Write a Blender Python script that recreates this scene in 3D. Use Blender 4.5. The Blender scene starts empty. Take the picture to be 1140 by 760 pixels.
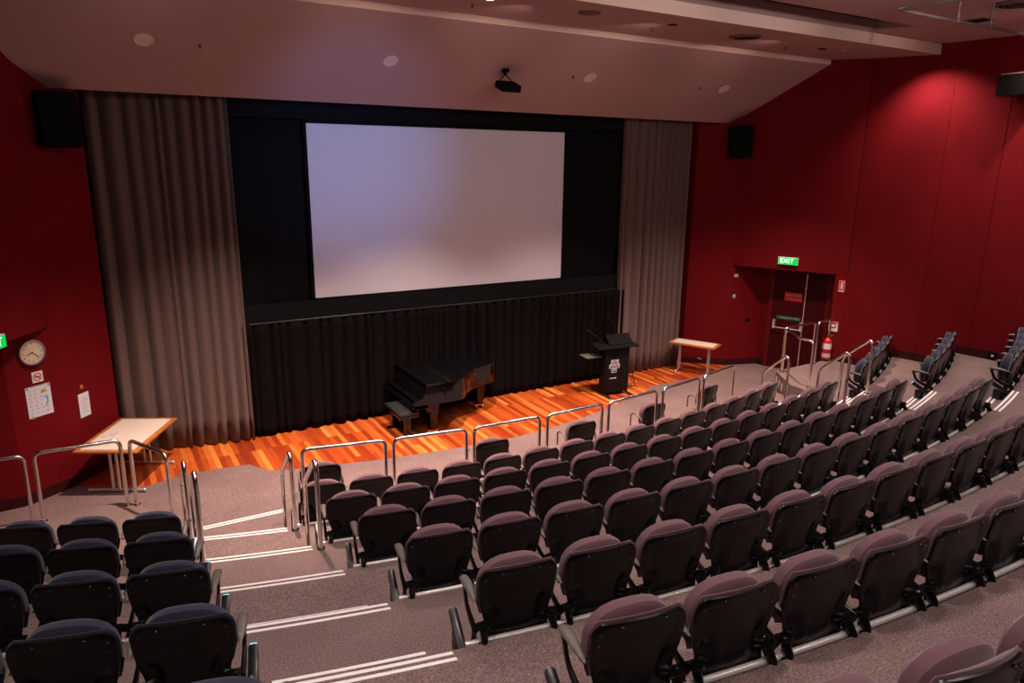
import bpy, bmesh, math, random
from mathutils import Vector, Matrix
random.seed(7)
S = bpy.context.scene
COL = S.collection
PI = math.pi

# ------------------------------------------------------------------ camera
def make_camera():
    th, ro, ya = .246939022, .0124138185, .532106959
    fw = Vector((math.sin(ya)*math.cos(th), math.cos(ya)*math.cos(th), -math.sin(th)))
    r = Vector((math.cos(ya), -math.sin(ya), 0)); u = r.cross(fw)
    r2 = r*math.cos(ro)+u*math.sin(ro); u2 = u*math.cos(ro)-r*math.sin(ro)
    cd = bpy.data.cameras.new('camera'); cam = bpy.data.objects.new('camera', cd); COL.objects.link(cam)
    cd.sensor_width = 36; cd.lens = 793.926655/1140*36
    cd.clip_start = .05; cd.clip_end = 100
    M = Matrix((r2, u2, -fw)).transposed().to_4x4(); M.translation = Vector((0, 0, 4.8))
    cam.matrix_world = M
    S.camera = cam
make_camera()

# ------------------------------------------------------------------ materials
def mat(name, col, rough=.6, metal=0., spec=.5, noise=None, bump=None, emit=None, coat=0., sheen=0.):
    m = bpy.data.materials.new(name); m.use_nodes = True
    nt = m.node_tree; b = nt.nodes['Principled BSDF']
    b.inputs['Base Color'].default_value = (*col, 1)
    b.inputs['Roughness'].default_value = rough
    b.inputs['Metallic'].default_value = metal
    b.inputs['Specular IOR Level'].default_value = spec
    b.inputs['Coat Weight'].default_value = coat
    b.inputs['Sheen Weight'].default_value = sheen
    tc = nt.nodes.new('ShaderNodeTexCoord')
    if noise:
        sc, amt, det = noise
        n = nt.nodes.new('ShaderNodeTexNoise'); n.inputs['Scale'].default_value = sc; n.inputs['Detail'].default_value = det
        nt.links.new(tc.outputs['Object'], n.inputs['Vector'])
        mp = nt.nodes.new('ShaderNodeMapRange'); mp.inputs['From Min'].default_value = .3; mp.inputs['From Max'].default_value = .7
        mp.inputs['To Min'].default_value = 1-amt; mp.inputs['To Max'].default_value = 1+amt
        nt.links.new(n.outputs['Fac'], mp.inputs['Value'])
        mx = nt.nodes.new('ShaderNodeVectorMath'); mx.operation = 'SCALE'; mx.inputs[0].default_value = col
        nt.links.new(mp.outputs['Result'], mx.inputs['Scale']); nt.links.new(mx.outputs[0], b.inputs['Base Color'])
    if bump:
        sc, st = bump
        n = nt.nodes.new('ShaderNodeTexNoise'); n.inputs['Scale'].default_value = sc; n.inputs['Detail'].default_value = 4
        nt.links.new(tc.outputs['Object'], n.inputs['Vector'])
        bp = nt.nodes.new('ShaderNodeBump'); bp.inputs['Strength'].default_value = st; bp.inputs['Distance'].default_value = .01
        nt.links.new(n.outputs['Fac'], bp.inputs['Height']); nt.links.new(bp.outputs['Normal'], b.inputs['Normal'])
    if emit:
        b.inputs['Emission Color'].default_value = (*emit[0], 1); b.inputs['Emission Strength'].default_value = emit[1]
    return m

M = {}
M['wall'] = mat('crimson_painted_board', (.150, .0042, .0075), .75, noise=(1.3, .10, 3), spec=.10)
M['base'] = mat('dark_skirting_paint', (.040, .006, .007), .6, spec=.15)
M['ceil'] = mat('ceiling_plaster', (.38, .245, .235), .8, noise=(.7, .04, 2))
M['fascia'] = mat('pale_fascia_plaster', (.80, .60, .52), .8)
M['dark'] = mat('black_masking_cloth', (.0085, .0085, .010), .95, spec=.1)
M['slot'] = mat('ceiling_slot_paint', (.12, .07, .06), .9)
M['screen'] = mat('projection_screen_white', (.72, .71, .80), .85, spec=.1)
M['steel'] = mat('polished_stainless_steel', (.78, .74, .70), .20, 1.)
M['galv'] = mat('satin_aluminium', (.74, .72, .69), .38, .75)
M['pipe'] = mat('dull_grey_pipe', (.16, .13, .12), .45, .4)
M['beam'] = mat('pale_satin_tube', (.78, .72, .68), .35, .35)
M['white_strip'] = mat('white_nosing_strip', (.86, .84, .80), .5)
M['shell'] = mat('black_moulded_plastic', (.0024, .0024, .003), .28, spec=.30)
M['rubber'] = mat('black_rubber', (.012, .012, .012), .7)
M['blackmet'] = mat('black_painted_steel', (.008, .008, .009), .32, spec=.5)
M['armpad'] = mat('grey_arm_pad_plastic', (.13, .115, .10), .45)
M['laminate'] = mat('cream_laminate', (.74, .66, .56), .4)
M['edgewood'] = mat('orange_timber_edging', (.50, .17, .035), .35, noise=(9, .25, 4), coat=.2)
M['piano'] = mat('black_piano_lacquer', (.003, .003, .0035), .05, spec=.5)
M['brass'] = mat('brass', (.75, .45, .14), .25, 1.)
M['ivory'] = mat('ivory_white', (.7, .68, .6), .3)
M['leather'] = mat('black_leather', (.02, .02, .02), .4)
M['lect'] = mat('lectern_laminate', (.004, .0032, .004), .55, spec=.2)
M['white'] = mat('white_print', (.80, .78, .76), .6)
M['paper'] = mat('white_paper', (.74, .76, .80), .7)
M['red'] = mat('signal_red', (.62, .015, .02), .35)
M['black'] = mat('flat_black', (.004, .004, .005), .8, spec=.1)
M['darkgrey'] = mat('dark_grey_grille', (.004, .004, .005), .85, spec=.12)
M['green'] = mat('green_plastic', (.01, .12, .06), .5)
M['exitg'] = mat('lit_exit_green', (.0, .25, .05), .4, emit=((.0, .62, .07), .9))
M['exitw'] = mat('lit_exit_lettering', (.8, 1, .85), .4, emit=((.75, 1., .8), 1.6))
M['lamp'] = mat('lit_downlight_lens', (1, .95, .9), .4, emit=((1, .86, .74), 9))
M['door'] = mat('maroon_door_paint', (.055, .0022, .0035), .6, spec=.12)
M['frame'] = mat('maroon_frame_paint', (.12, .0035, .006), .5, spec=.2)
M['clockface'] = mat('clock_face_cream', (.72, .62, .44), .5)
M['alu'] = mat('silver_clock_rim', (.42, .44, .46), .3, .8)
M['pale'] = mat('pale_grille_plastic', (.62, .50, .46), .7)
M['blueprint'] = mat('blue_ink', (.12, .45, .75), .7)
M['greenprint'] = mat('green_ink', (.40, .55, .10), .7)
M['greyprint'] = mat('grey_ink', (.35, .36, .42), .7)
M['orange'] = mat('orange_plastic', (.70, .25, .05), .5)
M['bluelens'] = mat('blue_aisle_light_lens', (.2, .5, 1), .4, emit=((.12, .42, 1.), 3.))
M['skirt'] = mat('black_velour_skirt', (.0065, .0050, .0052), .95, spec=.04)
M['grey_curtain'] = mat('taupe_wool_curtain', (.132, .088, .076), .92, spec=.1, bump=(220, .15), sheen=.15)

def fabric(name, col):
    m = mat(name, col, .95, spec=.12, sheen=.25)
    nt = m.node_tree; b = nt.nodes['Principled BSDF']
    tc = nt.nodes.new('ShaderNodeTexCoord')
    w = nt.nodes.new('ShaderNodeTexNoise'); w.inputs['Scale'].default_value = 260; w.inputs['Detail'].default_value = 2
    nt.links.new(tc.outputs['Object'], w.inputs['Vector'])
    mp = nt.nodes.new('ShaderNodeMapRange'); mp.inputs['To Min'].default_value = .72; mp.inputs['To Max'].default_value = 1.28
    nt.links.new(w.outputs['Fac'], mp.inputs['Value'])
    mx = nt.nodes.new('ShaderNodeVectorMath'); mx.operation = 'SCALE'; mx.inputs[0].default_value = col
    nt.links.new(mp.outputs['Result'], mx.inputs['Scale']); nt.links.new(mx.outputs[0], b.inputs['Base Color'])
    return m
M['mauve'] = fabric('mauve_wool_upholstery', (.148, .078, .090))
M['navy'] = fabric('navy_wool_upholstery', (.027, .029, .052))

def carpet():
    m = mat('flecked_carpet', (.1, .08, .08), .97, spec=.08)
    nt = m.node_tree; b = nt.nodes['Principled BSDF']; tc = nt.nodes.new('ShaderNodeTexCoord')
    n = nt.nodes.new('ShaderNodeTexNoise'); n.inputs['Scale'].default_value = 95; n.inputs['Detail'].default_value = 3; n.inputs['Roughness'].default_value = .8
    n2 = nt.nodes.new('ShaderNodeTexNoise'); n2.inputs['Scale'].default_value = 1.1; n2.inputs['Detail'].default_value = 5
    n3 = nt.nodes.new('ShaderNodeTexVoronoi'); n3.inputs['Scale'].default_value = 120
    for q in (n, n2, n3): nt.links.new(tc.outputs['Object'], q.inputs['Vector'])
    r = nt.nodes.new('ShaderNodeValToRGB')
    e = r.color_ramp.elements
    e[0].position = .34; e[0].color = (.090, .062, .064, 1)
    e[1].position = .68; e[1].color = (.350, .235, .205, 1)
    k = e.new(.5); k.color = (.185, .130, .122, 1)
    nt.links.new(n.outputs['Fac'], r.inputs['Fac'])
    # odd coloured flecks
    c = nt.nodes.new('ShaderNodeMix'); c.data_type = 'RGBA'; c.blend_type = 'OVERLAY'; c.inputs['Factor'].default_value = .18
    nt.links.new(r.outputs['Color'], c.inputs[6]); nt.links.new(n3.outputs['Color'], c.inputs[7])
    mp = nt.nodes.new('ShaderNodeMapRange'); mp.inputs['From Min'].default_value = .3; mp.inputs['From Max'].default_value = .7
    mp.inputs['To Min'].default_value = .86; mp.inputs['To Max'].default_value = 1.12
    nt.links.new(n2.outputs['Fac'], mp.inputs['Value'])
    mx = nt.nodes.new('ShaderNodeVectorMath'); mx.operation = 'SCALE'
    nt.links.new(c.outputs[2], mx.inputs[0]); nt.links.new(mp.outputs['Result'], mx.inputs['Scale'])
    nt.links.new(mx.outputs[0], b.inputs['Base Color'])
    bp = nt.nodes.new('ShaderNodeBump'); bp.inputs['Strength'].default_value = .35; bp.inputs['Distance'].default_value = .01
    nt.links.new(n.outputs['Fac'], bp.inputs['Height']); nt.links.new(bp.outputs['Normal'], b.inputs['Normal'])
    return m
M['carpet'] = carpet()

def timber():
    m = mat('jarrah_strip_floor', (.5, .2, .05), .30, spec=.5, coat=.15)
    nt = m.node_tree; b = nt.nodes['Principled BSDF']; tc = nt.nodes.new('ShaderNodeTexCoord')
    mpn = nt.nodes.new('ShaderNodeMapping'); mpn.inputs['Rotation'].default_value = (0, 0, PI/2)
    nt.links.new(tc.outputs['Object'], mpn.inputs['Vector'])
    br = nt.nodes.new('ShaderNodeTexBrick')
    br.inputs['Scale'].default_value = 1.0; br.inputs['Brick Width'].default_value = 1.7; br.inputs['Row Height'].default_value = .087
    br.inputs['Mortar Size'].default_value = .0016; br.offset = .37; br.offset_frequency = 3
    br.inputs['Color1'].default_value = (0, 0, 0, 1); br.inputs['Color2'].default_value = (1, 1, 1, 1); br.inputs['Mortar'].default_value = (.3, .3, .3, 1)
    nt.links.new(mpn.outputs[0], br.inputs['Vector'])
    r = nt.nodes.new('ShaderNodeValToRGB'); e = r.color_ramp.elements
    e[0].position = 0; e[0].color = (.24, .030, .008, 1)
    e[1].position = 1; e[1].color = (.78, .27, .055, 1)
    for p, c in ((.2, (.36, .050, .010, 1)), (.5, (.48, .085, .015, 1)), (.74, (.58, .125, .022, 1)), (.9, (.66, .19, .035, 1))):
        k = e.new(p); k.color = c
    nt.links.new(br.outputs['Color'], r.inputs['Fac'])
    g = nt.nodes.new('ShaderNodeTexNoise'); g.inputs['Scale'].default_value = 6; g.inputs['Detail'].default_value = 5
    mg = nt.nodes.new('ShaderNodeMapping'); mg.inputs['Scale'].default_value = (14, .5, 1)
    nt.links.new(tc.outputs['Object'], mg.inputs['Vector']); nt.links.new(mg.outputs[0], g.inputs['Vector'])
    mp = nt.nodes.new('ShaderNodeMapRange'); mp.inputs['From Min'].default_value = .3; mp.inputs['From Max'].default_value = .7
    mp.inputs['To Min'].default_value = .72; mp.inputs['To Max'].default_value = 1.2
    nt.links.new(g.outputs['Fac'], mp.inputs['Value'])
    mx = nt.nodes.new('ShaderNodeVectorMath'); mx.operation = 'SCALE'
    nt.links.new(r.outputs['Color'], mx.inputs[0]); nt.links.new(mp.outputs['Result'], mx.inputs['Scale'])
    mo = nt.nodes.new('ShaderNodeMix'); mo.data_type = 'RGBA'; mo.inputs[7].default_value = (.12, .03, .01, 1)
    nt.links.new(br.outputs['Fac'], mo.inputs['Factor']); nt.links.new(mx.outputs[0], mo.inputs[6])
    nt.links.new(mo.outputs[2], b.inputs['Base Color'])
    return m
M['timber'] = timber()

# ------------------------------------------------------------------ mesh helpers
def tag(o, label=None, cat=None, group=None, kind=None):
    if label: o['label'] = label
    if cat: o['category'] = cat
    if group: o['group'] = group
    if kind: o['kind'] = kind
    return o
def empty(name, loc=(0, 0, 0), rz=0, label=None, cat=None, group=None):
    o = bpy.data.objects.new(name, None); COL.objects.link(o); o.location = loc; o.rotation_euler = (0, 0, rz)
    o.empty_display_size = .05
    return tag(o, label, cat, group)
def obj(name, bm, m, parent=None, smooth=True, angle=.7):
    me = bpy.data.meshes.new(name)
    bmesh.ops.recalc_face_normals(bm, faces=bm.faces[:]) if bm.faces else None
    if smooth:
        for f in bm.faces: f.smooth = True
        for e in bm.edges:
            if len(e.link_faces) == 2 and e.calc_face_angle(0) > angle: e.smooth = False
    bm.to_mesh(me); bm.free()
    o = bpy.data.objects.new(name, me); COL.objects.link(o)
    for k in (m if isinstance(m, (list, tuple)) else [m]): me.materials.append(k)
    if parent: o.parent = parent
    return o
def box(bm, c, s, rot=None, bev=0, mi=0):
    g = bmesh.ops.create_cube(bm, size=1)
    vs = g['verts']
    mt = Matrix.Translation(Vector(c)) @ (rot if rot is not None else Matrix.Identity(4)) @ Matrix.Diagonal((*s, 1))
    bmesh.ops.transform(bm, matrix=mt, verts=vs)
    fs = {f for v in vs for f in v.link_faces}
    for f in fs: f.material_index = mi
    if bev:
        es = {e for v in vs for e in v.link_edges}
        bmesh.ops.bevel(bm, geom=list(es), offset=bev, segments=2, affect='EDGES', profile=.6)
    return bm
def RZ(a): return Matrix.Rotation(a, 4, 'Z')
def RX(a): return Matrix.Rotation(a, 4, 'X')
def RY(a): return Matrix.Rotation(a, 4, 'Y')
def cyl(bm, p0, p1, r, n=16, r2=None, mi=0):
    p0 = Vector(p0); p1 = Vector(p1); d = p1-p0
    g = bmesh.ops.create_cone(bm, cap_ends=True, segments=n, radius1=r, radius2=r if r2 is None else r2, depth=d.length)
    q = d.to_track_quat('Z', 'Y').to_matrix().to_4x4()
    bmesh.ops.transform(bm, matrix=Matrix.Translation((p0+p1)/2) @ q, verts=g['verts'])
    for f in {f for v in g['verts'] for f in v.link_faces}: f.material_index = mi
    return bm
def ell(bm, c, s, u=14, v=9, rot=None):
    g = bmesh.ops.create_uvsphere(bm, u_segments=u, v_segments=v, radius=1)
    bmesh.ops.transform(bm, matrix=Matrix.Translation(Vector(c)) @ (rot or Matrix.Identity(4)) @ Matrix.Diagonal((*s, 1)), verts=g['verts'])
    return bm
def lathe(bm, prof, c=(0, 0, 0), n=24, rot=None):
    rings = []
    mt = Matrix.Translation(Vector(c)) @ (rot or Matrix.Identity(4))
    for r, z in prof:
        rings.append([bm.verts.new(mt @ Vector((r*math.cos(2*PI*i/n), r*math.sin(2*PI*i/n), z))) for i in range(n)] if r > 1e-6 else [bm.verts.new(mt @ Vector((0, 0, z)))])
    for a, b in zip(rings, rings[1:]):
        for i in range(n):
            j = (i+1) % n
            q = [a[i % len(a)], a[j % len(a)], b[j % len(b)], b[i % len(b)]]
            u = []
            for v in q:
                if v not in u: u.append(v)
            if len(u) > 2: bm.faces.new(u)
    return bm
def fillet(pts, r, n=6):
    out = [Vector(pts[0])]
    for a, b, c in zip(pts, pts[1:], pts[2:]):
        a, b, c = Vector(a), Vector(b), Vector(c)
        u = (a-b).normalized(); v = (c-b).normalized()
        d = min(r, (a-b).length*.48, (c-b).length*.48)
        p, q = b+u*d, b+v*d
        for i in range(n+1):
            t = i/n
            out.append(p*(1-t)**2+b*2*t*(1-t)+q*t*t)
    out.append(Vector(pts[-1])); return out
def sweep(bm, pts, r, n=12, sq=None, closed=False):
    """tube along a polyline; r number or list; sq=(a,b) flattens the section (side, normal)"""
    pts = [Vector(p) for p in pts]; k = len(pts)
    T = []
    for i in range(k):
        a = pts[i-1] if (i or closed) else pts[0]; b = pts[(i+1) % k] if (i < k-1 or closed) else pts[-1]
        T.append((b-a).normalized())
    up = Vector((0, 0, 1)) if abs(T[0].z) < .9 else Vector((0, 1, 0))
    nx = T[0].cross(up).normalized()
    rings = []
    for i in range(k):
        nx = (nx-T[i]*nx.dot(T[i])).normalized(); ny = T[i].cross(nx)
        rr = r[i] if isinstance(r, (list, tuple)) else r
        sa, sb = sq or (1, 1)
        rings.append([bm.verts.new(pts[i]+nx*rr*sa*math.cos(2*PI*j/n)+ny*rr*sb*math.sin(2*PI*j/n)) for j in range(n)])
    m = k if closed else k-1
    for i in range(m):
        A, B = rings[i], rings[(i+1) % k]
        for j in range(n): bm.faces.new((A[j], A[(j+1) % n], B[(j+1) % n], B[j]))
    if not closed:
        bm.faces.new(rings[0][::-1]); bm.faces.new(rings[-1])
    return bm
def prism(bm, poly, z0, z1, mi=0):
    lo = [bm.verts.new((x, y, z0)) for x, y in poly]; hi = [bm.verts.new((x, y, z1)) for x, y in poly]
    fs = [bm.faces.new(hi), bm.faces.new(lo[::-1])]
    n = len(poly)
    for i in range(n): fs.append(bm.faces.new((lo[i], lo[(i+1) % n], hi[(i+1) % n], hi[i])))
    for f in fs: f.material_index = mi
    return bm
def grid(bm, f, nu, nv, thick=None):
    V = [[bm.verts.new(f(i/nu, j/nv)) for i in range(nu+1)] for j in range(nv+1)]
    for j in range(nv):
        for i in range(nu): bm.faces.new((V[j][i], V[j][i+1], V[j+1][i+1], V[j+1][i]))
    return V
def new(): return bmesh.new()
def struct(name, bm, m, smooth=False):
    o = obj(name, bm, m, smooth=smooth); o['kind'] = 'structure'; return o
def text_bm(bm, s, size, mt, depth=.002):
    c = bpy.data.curves.new('t', 'FONT'); c.body = s; c.size = size; c.extrude = depth/2; c.align_x = 'CENTER'; c.align_y = 'CENTER'; c.resolution_u = 2
    o = bpy.data.objects.new('t', c); COL.objects.link(o)
    dg = bpy.context.evaluated_depsgraph_get(); me = bpy.data.meshes.new_from_object(o.evaluated_get(dg))
    me.transform(mt); bm.from_mesh(me)
    bpy.data.objects.remove(o); bpy.data.curves.remove(c); bpy.data.meshes.remove(me)
    return bm
def wallframe(p, n):
    """matrix: local x = right along wall seen from the room, y = up, z = out of wall"""
    n = Vector((*n, 0)).normalized(); up = Vector((0, 0, 1)); x = up.cross(n)
    m = Matrix((x, up, n)).transposed().to_4x4(); m.translation = Vector(p); return m

# ------------------------------------------------------------------ plan of the room
CX, CY, RA, DR, F0, RI = 5.797, 24.789, 17.231, 1.1208, .17, .34165
def T(k): return F0+k*RI
def E(k): return (RA+(k-1)*DR+.035) if k > 0 else 16.13       # edge radius of tier k
def yr(x, r): return CY-math.sqrt(r*r-(x-CX)**2)
XL, XR = .56, 11.72      # inner ends of the side blocks
BL, BR = 1.68, 10.46     # ends of the centre block
NT = 13
YB = -4.5                # back wall

LW = [(0.05, 12.62), (-.66, 11.79), (-1.72, 9.70), (-2.05, 8.2), (-2.25, 6.3), (-2.5, YB)]
RW = [(12.35, 12.62), (13.12, 11.95), (14.22, 9.68), (14.60, 8.2), (14.80, 6.3), (15.2, YB)]
HZ = 2.47

# floors: front level carpet + timber
bm = new()
front = [(-3.2, 12.9), (-3.2, 6), (15.6, 6), (15.6, 12.9)]
prism(bm, front, -.2, -.004)
struct('floor', bm, M['carpet'])
bm = new()
tim = [(-.35, 12.9), (-.66, 11.79), (.30, 11.28), (.85, 11.47), (1.78, 11.38), (1.90, 11.16), (2.03, 10.97), (2.30, 10.86), (2.61, 10.78), (3.09, 10.67), (3.8, 10.52), (4.56, 10.42), (5.1, 10.37), (5.56, 10.34), (6.1, 10.33), (6.69, 10.37),
       (7.2, 10.44), (7.7, 10.54), (8.15, 10.65), (8.6, 10.78), (9.3, 11.0), (9.97, 11.22), (10.22, 11.32), (10.24, 11.47), (11.78, 11.50), (12.66, 11.72), (13.10, 11.86), (12.4, 12.9)]
prism(bm, tim, -.1, 0.0)
struct('floor_stage', bm, M['timber'])

def arc(r, x0, x1, n):
    return [(x0+(x1-x0)*i/n, yr(x0+(x1-x0)*i/n, r)) for i in range(n+1)]
def slab(bm, r0, r1, x0, x1, z0, z1, n=40):
    a = arc(r0, x0, x1, n); b = arc(r1, x0, x1, n)
    lo0 = [bm.verts.new((*p, z0)) for p in a]; hi0 = [bm.verts.new((*p, z1)) for p in a]
    lo1 = [bm.verts.new((*p, z0)) for p in b]; hi1 = [bm.verts.new((*p, z1)) for p in b]
    for i in range(n):
        bm.faces.new((hi0[i], hi0[i+1], hi1[i+1], hi1[i]))
        bm.faces.new((lo0[i], lo0[i+1], hi0[i+1], hi0[i]))
        bm.faces.new((lo1[i], hi1[i], hi1[i+1], lo1[i+1]))
        bm.faces.new((lo0[i], lo1[i], lo1[i+1], lo0[i+1]))
    for i in (0, n): bm.faces.new((lo0[i], hi0[i], hi1[i], lo1[i]))
# tier A with its odd left part
bm = new()
A = [(-2.4, 10.52), (.06, 10.50), (.62, 9.36), (.76, 9.23), (1.88, 9.22)]
A += arc(E(0), 2.2, 12.05, 30)
A += arc(E(1)+.05, 12.05, -2.6, 40)
prism(bm, A, -.1, T(0))
struct('floor_tier', bm, M['carpet'])
for k in range(1, NT):
    bm = new()
    r1 = E(k+1)+.05 if k < NT-1 else 31.5
    slab(bm, E(k), r1, -2.62, 15.4, -.1, T(k), 60)
    struct('floor_tier', bm, M['carpet'])
# half steps in the two aisles
bm = new()
for k in range(1, NT-1):
    for x0, x1 in ((XL+.02, BL-.03), (BR+.03, XR-.02)):
        slab(bm, E(k)-.27, E(k)+.02, x0, x1, -.05, T(k)-.171, 6)
struct('floor_step', bm, M['carpet'])
# landing by the door (same level as tier B)
bm = new()
prism(bm, [(11.78, 8.55), (11.80, 8.98), (12.35, 9.79), (14.12, 9.86), (14.22, 9.68), (14.62, 8.1), (13.5, 7.75), (12.0, 7.9)], -.05, T(1)+.002)
struct('floor_landing', bm, M['carpet'])

# nosing strips
def strips(bm, pts_fn, z, t0=.012, w=.028, gap=.030):
    for j in range(2):
        a = t0+j*(w+gap)
        p = pts_fn(a); q = pts_fn(a+w)
        n = len(p)
        for i in range(n-1):
            vs = [bm.verts.new((*p[i], z)), bm.verts.new((*p[i+1], z)), bm.verts.new((*q[i+1], z)), bm.verts.new((*q[i], z))]
            vt = [bm.verts.new(v.co+Vector((0, 0, .006))) for v in vs]
            bm.faces.new(vt)
            for s in range(4): bm.faces.new((vs[s], vs[(s+1) % 4], vt[(s+1) % 4], vt[s]))
tn = 1
bm = new(); strips(bm, lambda a: [(.78, 9.225-a), (1.86, 9.215-a)], T(0)-.002); struct('trim_%d' % tn, bm, M['white_strip']); tn += 1
bm = new(); strips(bm, lambda a: arc(E(0)+a, BR+.1, 11.8, 6), T(0)-.002); struct('trim_%d' % tn, bm, M['white_strip']); tn += 1
for k in range(1, 8):
    for x0, x1 in ((XL+.03, BL-.06), (BR+.08, XR+.03)):
        bm = new(); strips(bm, lambda a: arc(E(k)+a, x0, x1, 6), T(k)-.002)
        struct('trim_%d' % tn, bm, M['white_strip']); tn += 1
        bm = new(); strips(bm, lambda a: arc(E(k)-.27+a, x0+.05, x1-.06, 6), T(k)-.173)
        struct('trim_%d' % tn, bm, M['white_strip']); tn += 1

# walls: vertical faces with thickness outwards
def wallseg(bm, a, b, z0, z1, th=.12, out=None):
    a = Vector((*a, 0)); b = Vector((*b, 0)); d = (b-a).normalized(); n = Vector((-d.y, d.x, 0))
    if out is not None and n.dot(Vector((*out, 0))-(a+b)/2) < 0: n = -n
    o = n*th
    prism(bm, [(a.x, a.y), (b.x, b.y), (b.x+o.x, b.y+o.y), (a.x+o.x, a.y+o.y)], z0, z1)
ZT = 7.6
bm = new()
wallseg(bm, LW[0], LW[1], 0, ZT, out=(-9, 12)); wallseg(bm, (.05, 12.95), LW[0], 0, ZT, out=(-9, 12))
wallseg(bm, LW[1], LW[2], HZ, ZT, out=(-9, 10))
for i in (2, 3, 4): wallseg(bm, LW[i], LW[i+1], 0, ZT, out=(-9, 3))
struct('wall_left', bm, M['wall'])
# left recess with the clock panel
LR = [(-.66, 11.79), (-1.22, 11.40), (-2.1, 11.30), (-2.45, 10.4), (-1.80, 9.70)]
bm = new()
for a, b in zip(LR, LR[1:]): wallseg(bm, a, b, 0, HZ+.02, out=(-6, 13))
prism(bm, [(x-.07, y+.03) for x, y in LR], HZ, HZ+.10)
struct('wall_recess_left', bm, M['wall'])
bm = new()
wallseg(bm, RW[0], RW[1], 0, ZT, out=(20, 13)); wallseg(bm, (12.35, 12.95), RW[0], 0, ZT, out=(20, 13))
wallseg(bm, RW[1], RW[2], HZ, ZT, out=(20, 12))
for i in (2, 3, 4): wallseg(bm, RW[i], RW[i+1], 0, ZT, out=(20, 3))
struct('wall_right', bm, M['wall'])
RR = [(13.12, 11.95), (13.94, 11.69), (13.96, 11.50), (14.50, 10.24), (14.12, 9.89), (14.22, 9.68)]
bm = new()
for i, (a, b) in enumerate(zip(RR, RR[1:])): wallseg(bm, a, b, 0, HZ+.02, out=(20, 13))
prism(bm, [(x+.07, y+.03) for x, y in RR], HZ, HZ+.10)
struct('wall_recess_right', bm, M['wall'])
bm = new(); box(bm, (6.2, 13.0, 3.8), (16, .12, 7.8)); struct('wall_front', bm, M['dark'])
bm = new(); box(bm, (6.2, YB, 3.8), (19, .12, 7.8)); struct('wall_back', bm, M['wall'])

# panel joints on the right wall
def seam(p, w=.014, z0=HZ, z1=7.0, m='base', d=.004):
    b_ = new(); box(b_, (p[0]-.5*d, p[1], (z0+z1)/2), (d, w, z1-z0), RZ(-.2)); return b_
tn0 = tn
for p, w, z0, m in ((RW[2], .02, HZ, 'base'), ((14.43, 8.88), .006, .6, 'frame'), ((14.60, 8.2), .012, .9, 'frame'), ((14.70, 7.2), .010, 1.2, 'frame'), ((14.81, 6.0), .010, 1.4, 'frame')):
    struct('trim_%d' % tn, seam(p, w, z0, 6.9, m), M[m]); tn += 1

# skirtings
def skirting(name, pts, z, h=.15, inward=(6.2, 8)):
    bm = new()
    for a, b in zip(pts, pts[1:]): wallseg(bm, a, b, z, z+h, th=.022, out=inward)
    return struct(name, bm, M['base'])
skirting('baseboard_left', LW[:2], 0)
skirting('baseboard_left', LR[:3], 0)
skirting('baseboard_right', RW[:2], 0)
skirting('baseboard_right', RR[:3], 0, inward=(13.0, 10.5))
def on_rw(y):
    for a, b in zip(RW[2:], RW[3:]):
        if b[1] <= y <= a[1]:
            t = (a[1]-y)/(a[1]-b[1]); return (a[0]+(b[0]-a[0])*t, y)
ys = [9.66]
for k in range(2, 6):
    y = 8.3
    for _ in range(30): y = yr(on_rw(max(min(y, 9.6), -4))[0], E(k))
    ys.append(y)
for i, k in enumerate(range(1, 5)):
    a, b = ys[i], ys[i+1]
    pts = [on_rw(a)]+[q for q in RW[3:5] if b < q[1] < a]+[on_rw(b)]
    skirting('baseboard_right', pts, T(k), .17)

# ceiling
def ceilprism(bm, prof, x0, x1):
    """closed polygon in (y,z) extruded along x"""
    a = [bm.verts.new((x0, y, z)) for y, z in prof]; b = [bm.verts.new((x1, y, z)) for y, z in prof]
    bm.faces.new(a); bm.faces.new(b[::-1]); n = len(prof)
    for i in range(n): bm.faces.new((a[i], a[(i+1) % n], b[(i+1) % n], b[i]))
X0, X1 = -2.9, 15.4
bm = new()
ceilprism(bm, [(12.22, 5.71), (10.45, 6.86), (10.45, 7.55), (12.22, 7.55)], X0, X1)
ceilprism(bm, [(12.22, 7.4), (13.1, 7.4), (13.1, 7.55), (12.22, 7.55)], X0, X1)
ceilprism(bm, [(10.47, 6.955), (8.53, 6.90), (8.53, 7.3), (10.47, 7.3)], X0, X1)
ceilprism(bm, [(7.78, 7.10), (YB, 7.10), (YB, 7.3), (7.78, 7.3)], X0, X1)
ceilprism(bm, [(8.56, 7.10), (7.78, 7.10), (7.78, 7.3), (8.56, 7.3)], 12.45, X1)
struct('ceiling', bm, M['ceil'])
bm = new(); ceilprism(bm, [(10.45, 6.862), (10.435, 6.862), (10.435, 6.954), (10.45, 6.954)], X0, 15.0)
struct('trim_%d' % tn, bm, M['fascia']); tn += 1
bm = new(); ceilprism(bm, [(8.53, 6.901), (8.515, 6.901), (8.515, 7.09), (8.53, 7.09)], X0, 14.62)
struct('trim_%d' % tn, bm, M['fascia']); tn += 1
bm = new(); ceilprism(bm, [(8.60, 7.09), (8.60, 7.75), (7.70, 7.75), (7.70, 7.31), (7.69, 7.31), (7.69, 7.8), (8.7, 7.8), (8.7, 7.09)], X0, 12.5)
struct('trim_%d' % tn, bm, M['slot']); tn += 1

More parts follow.
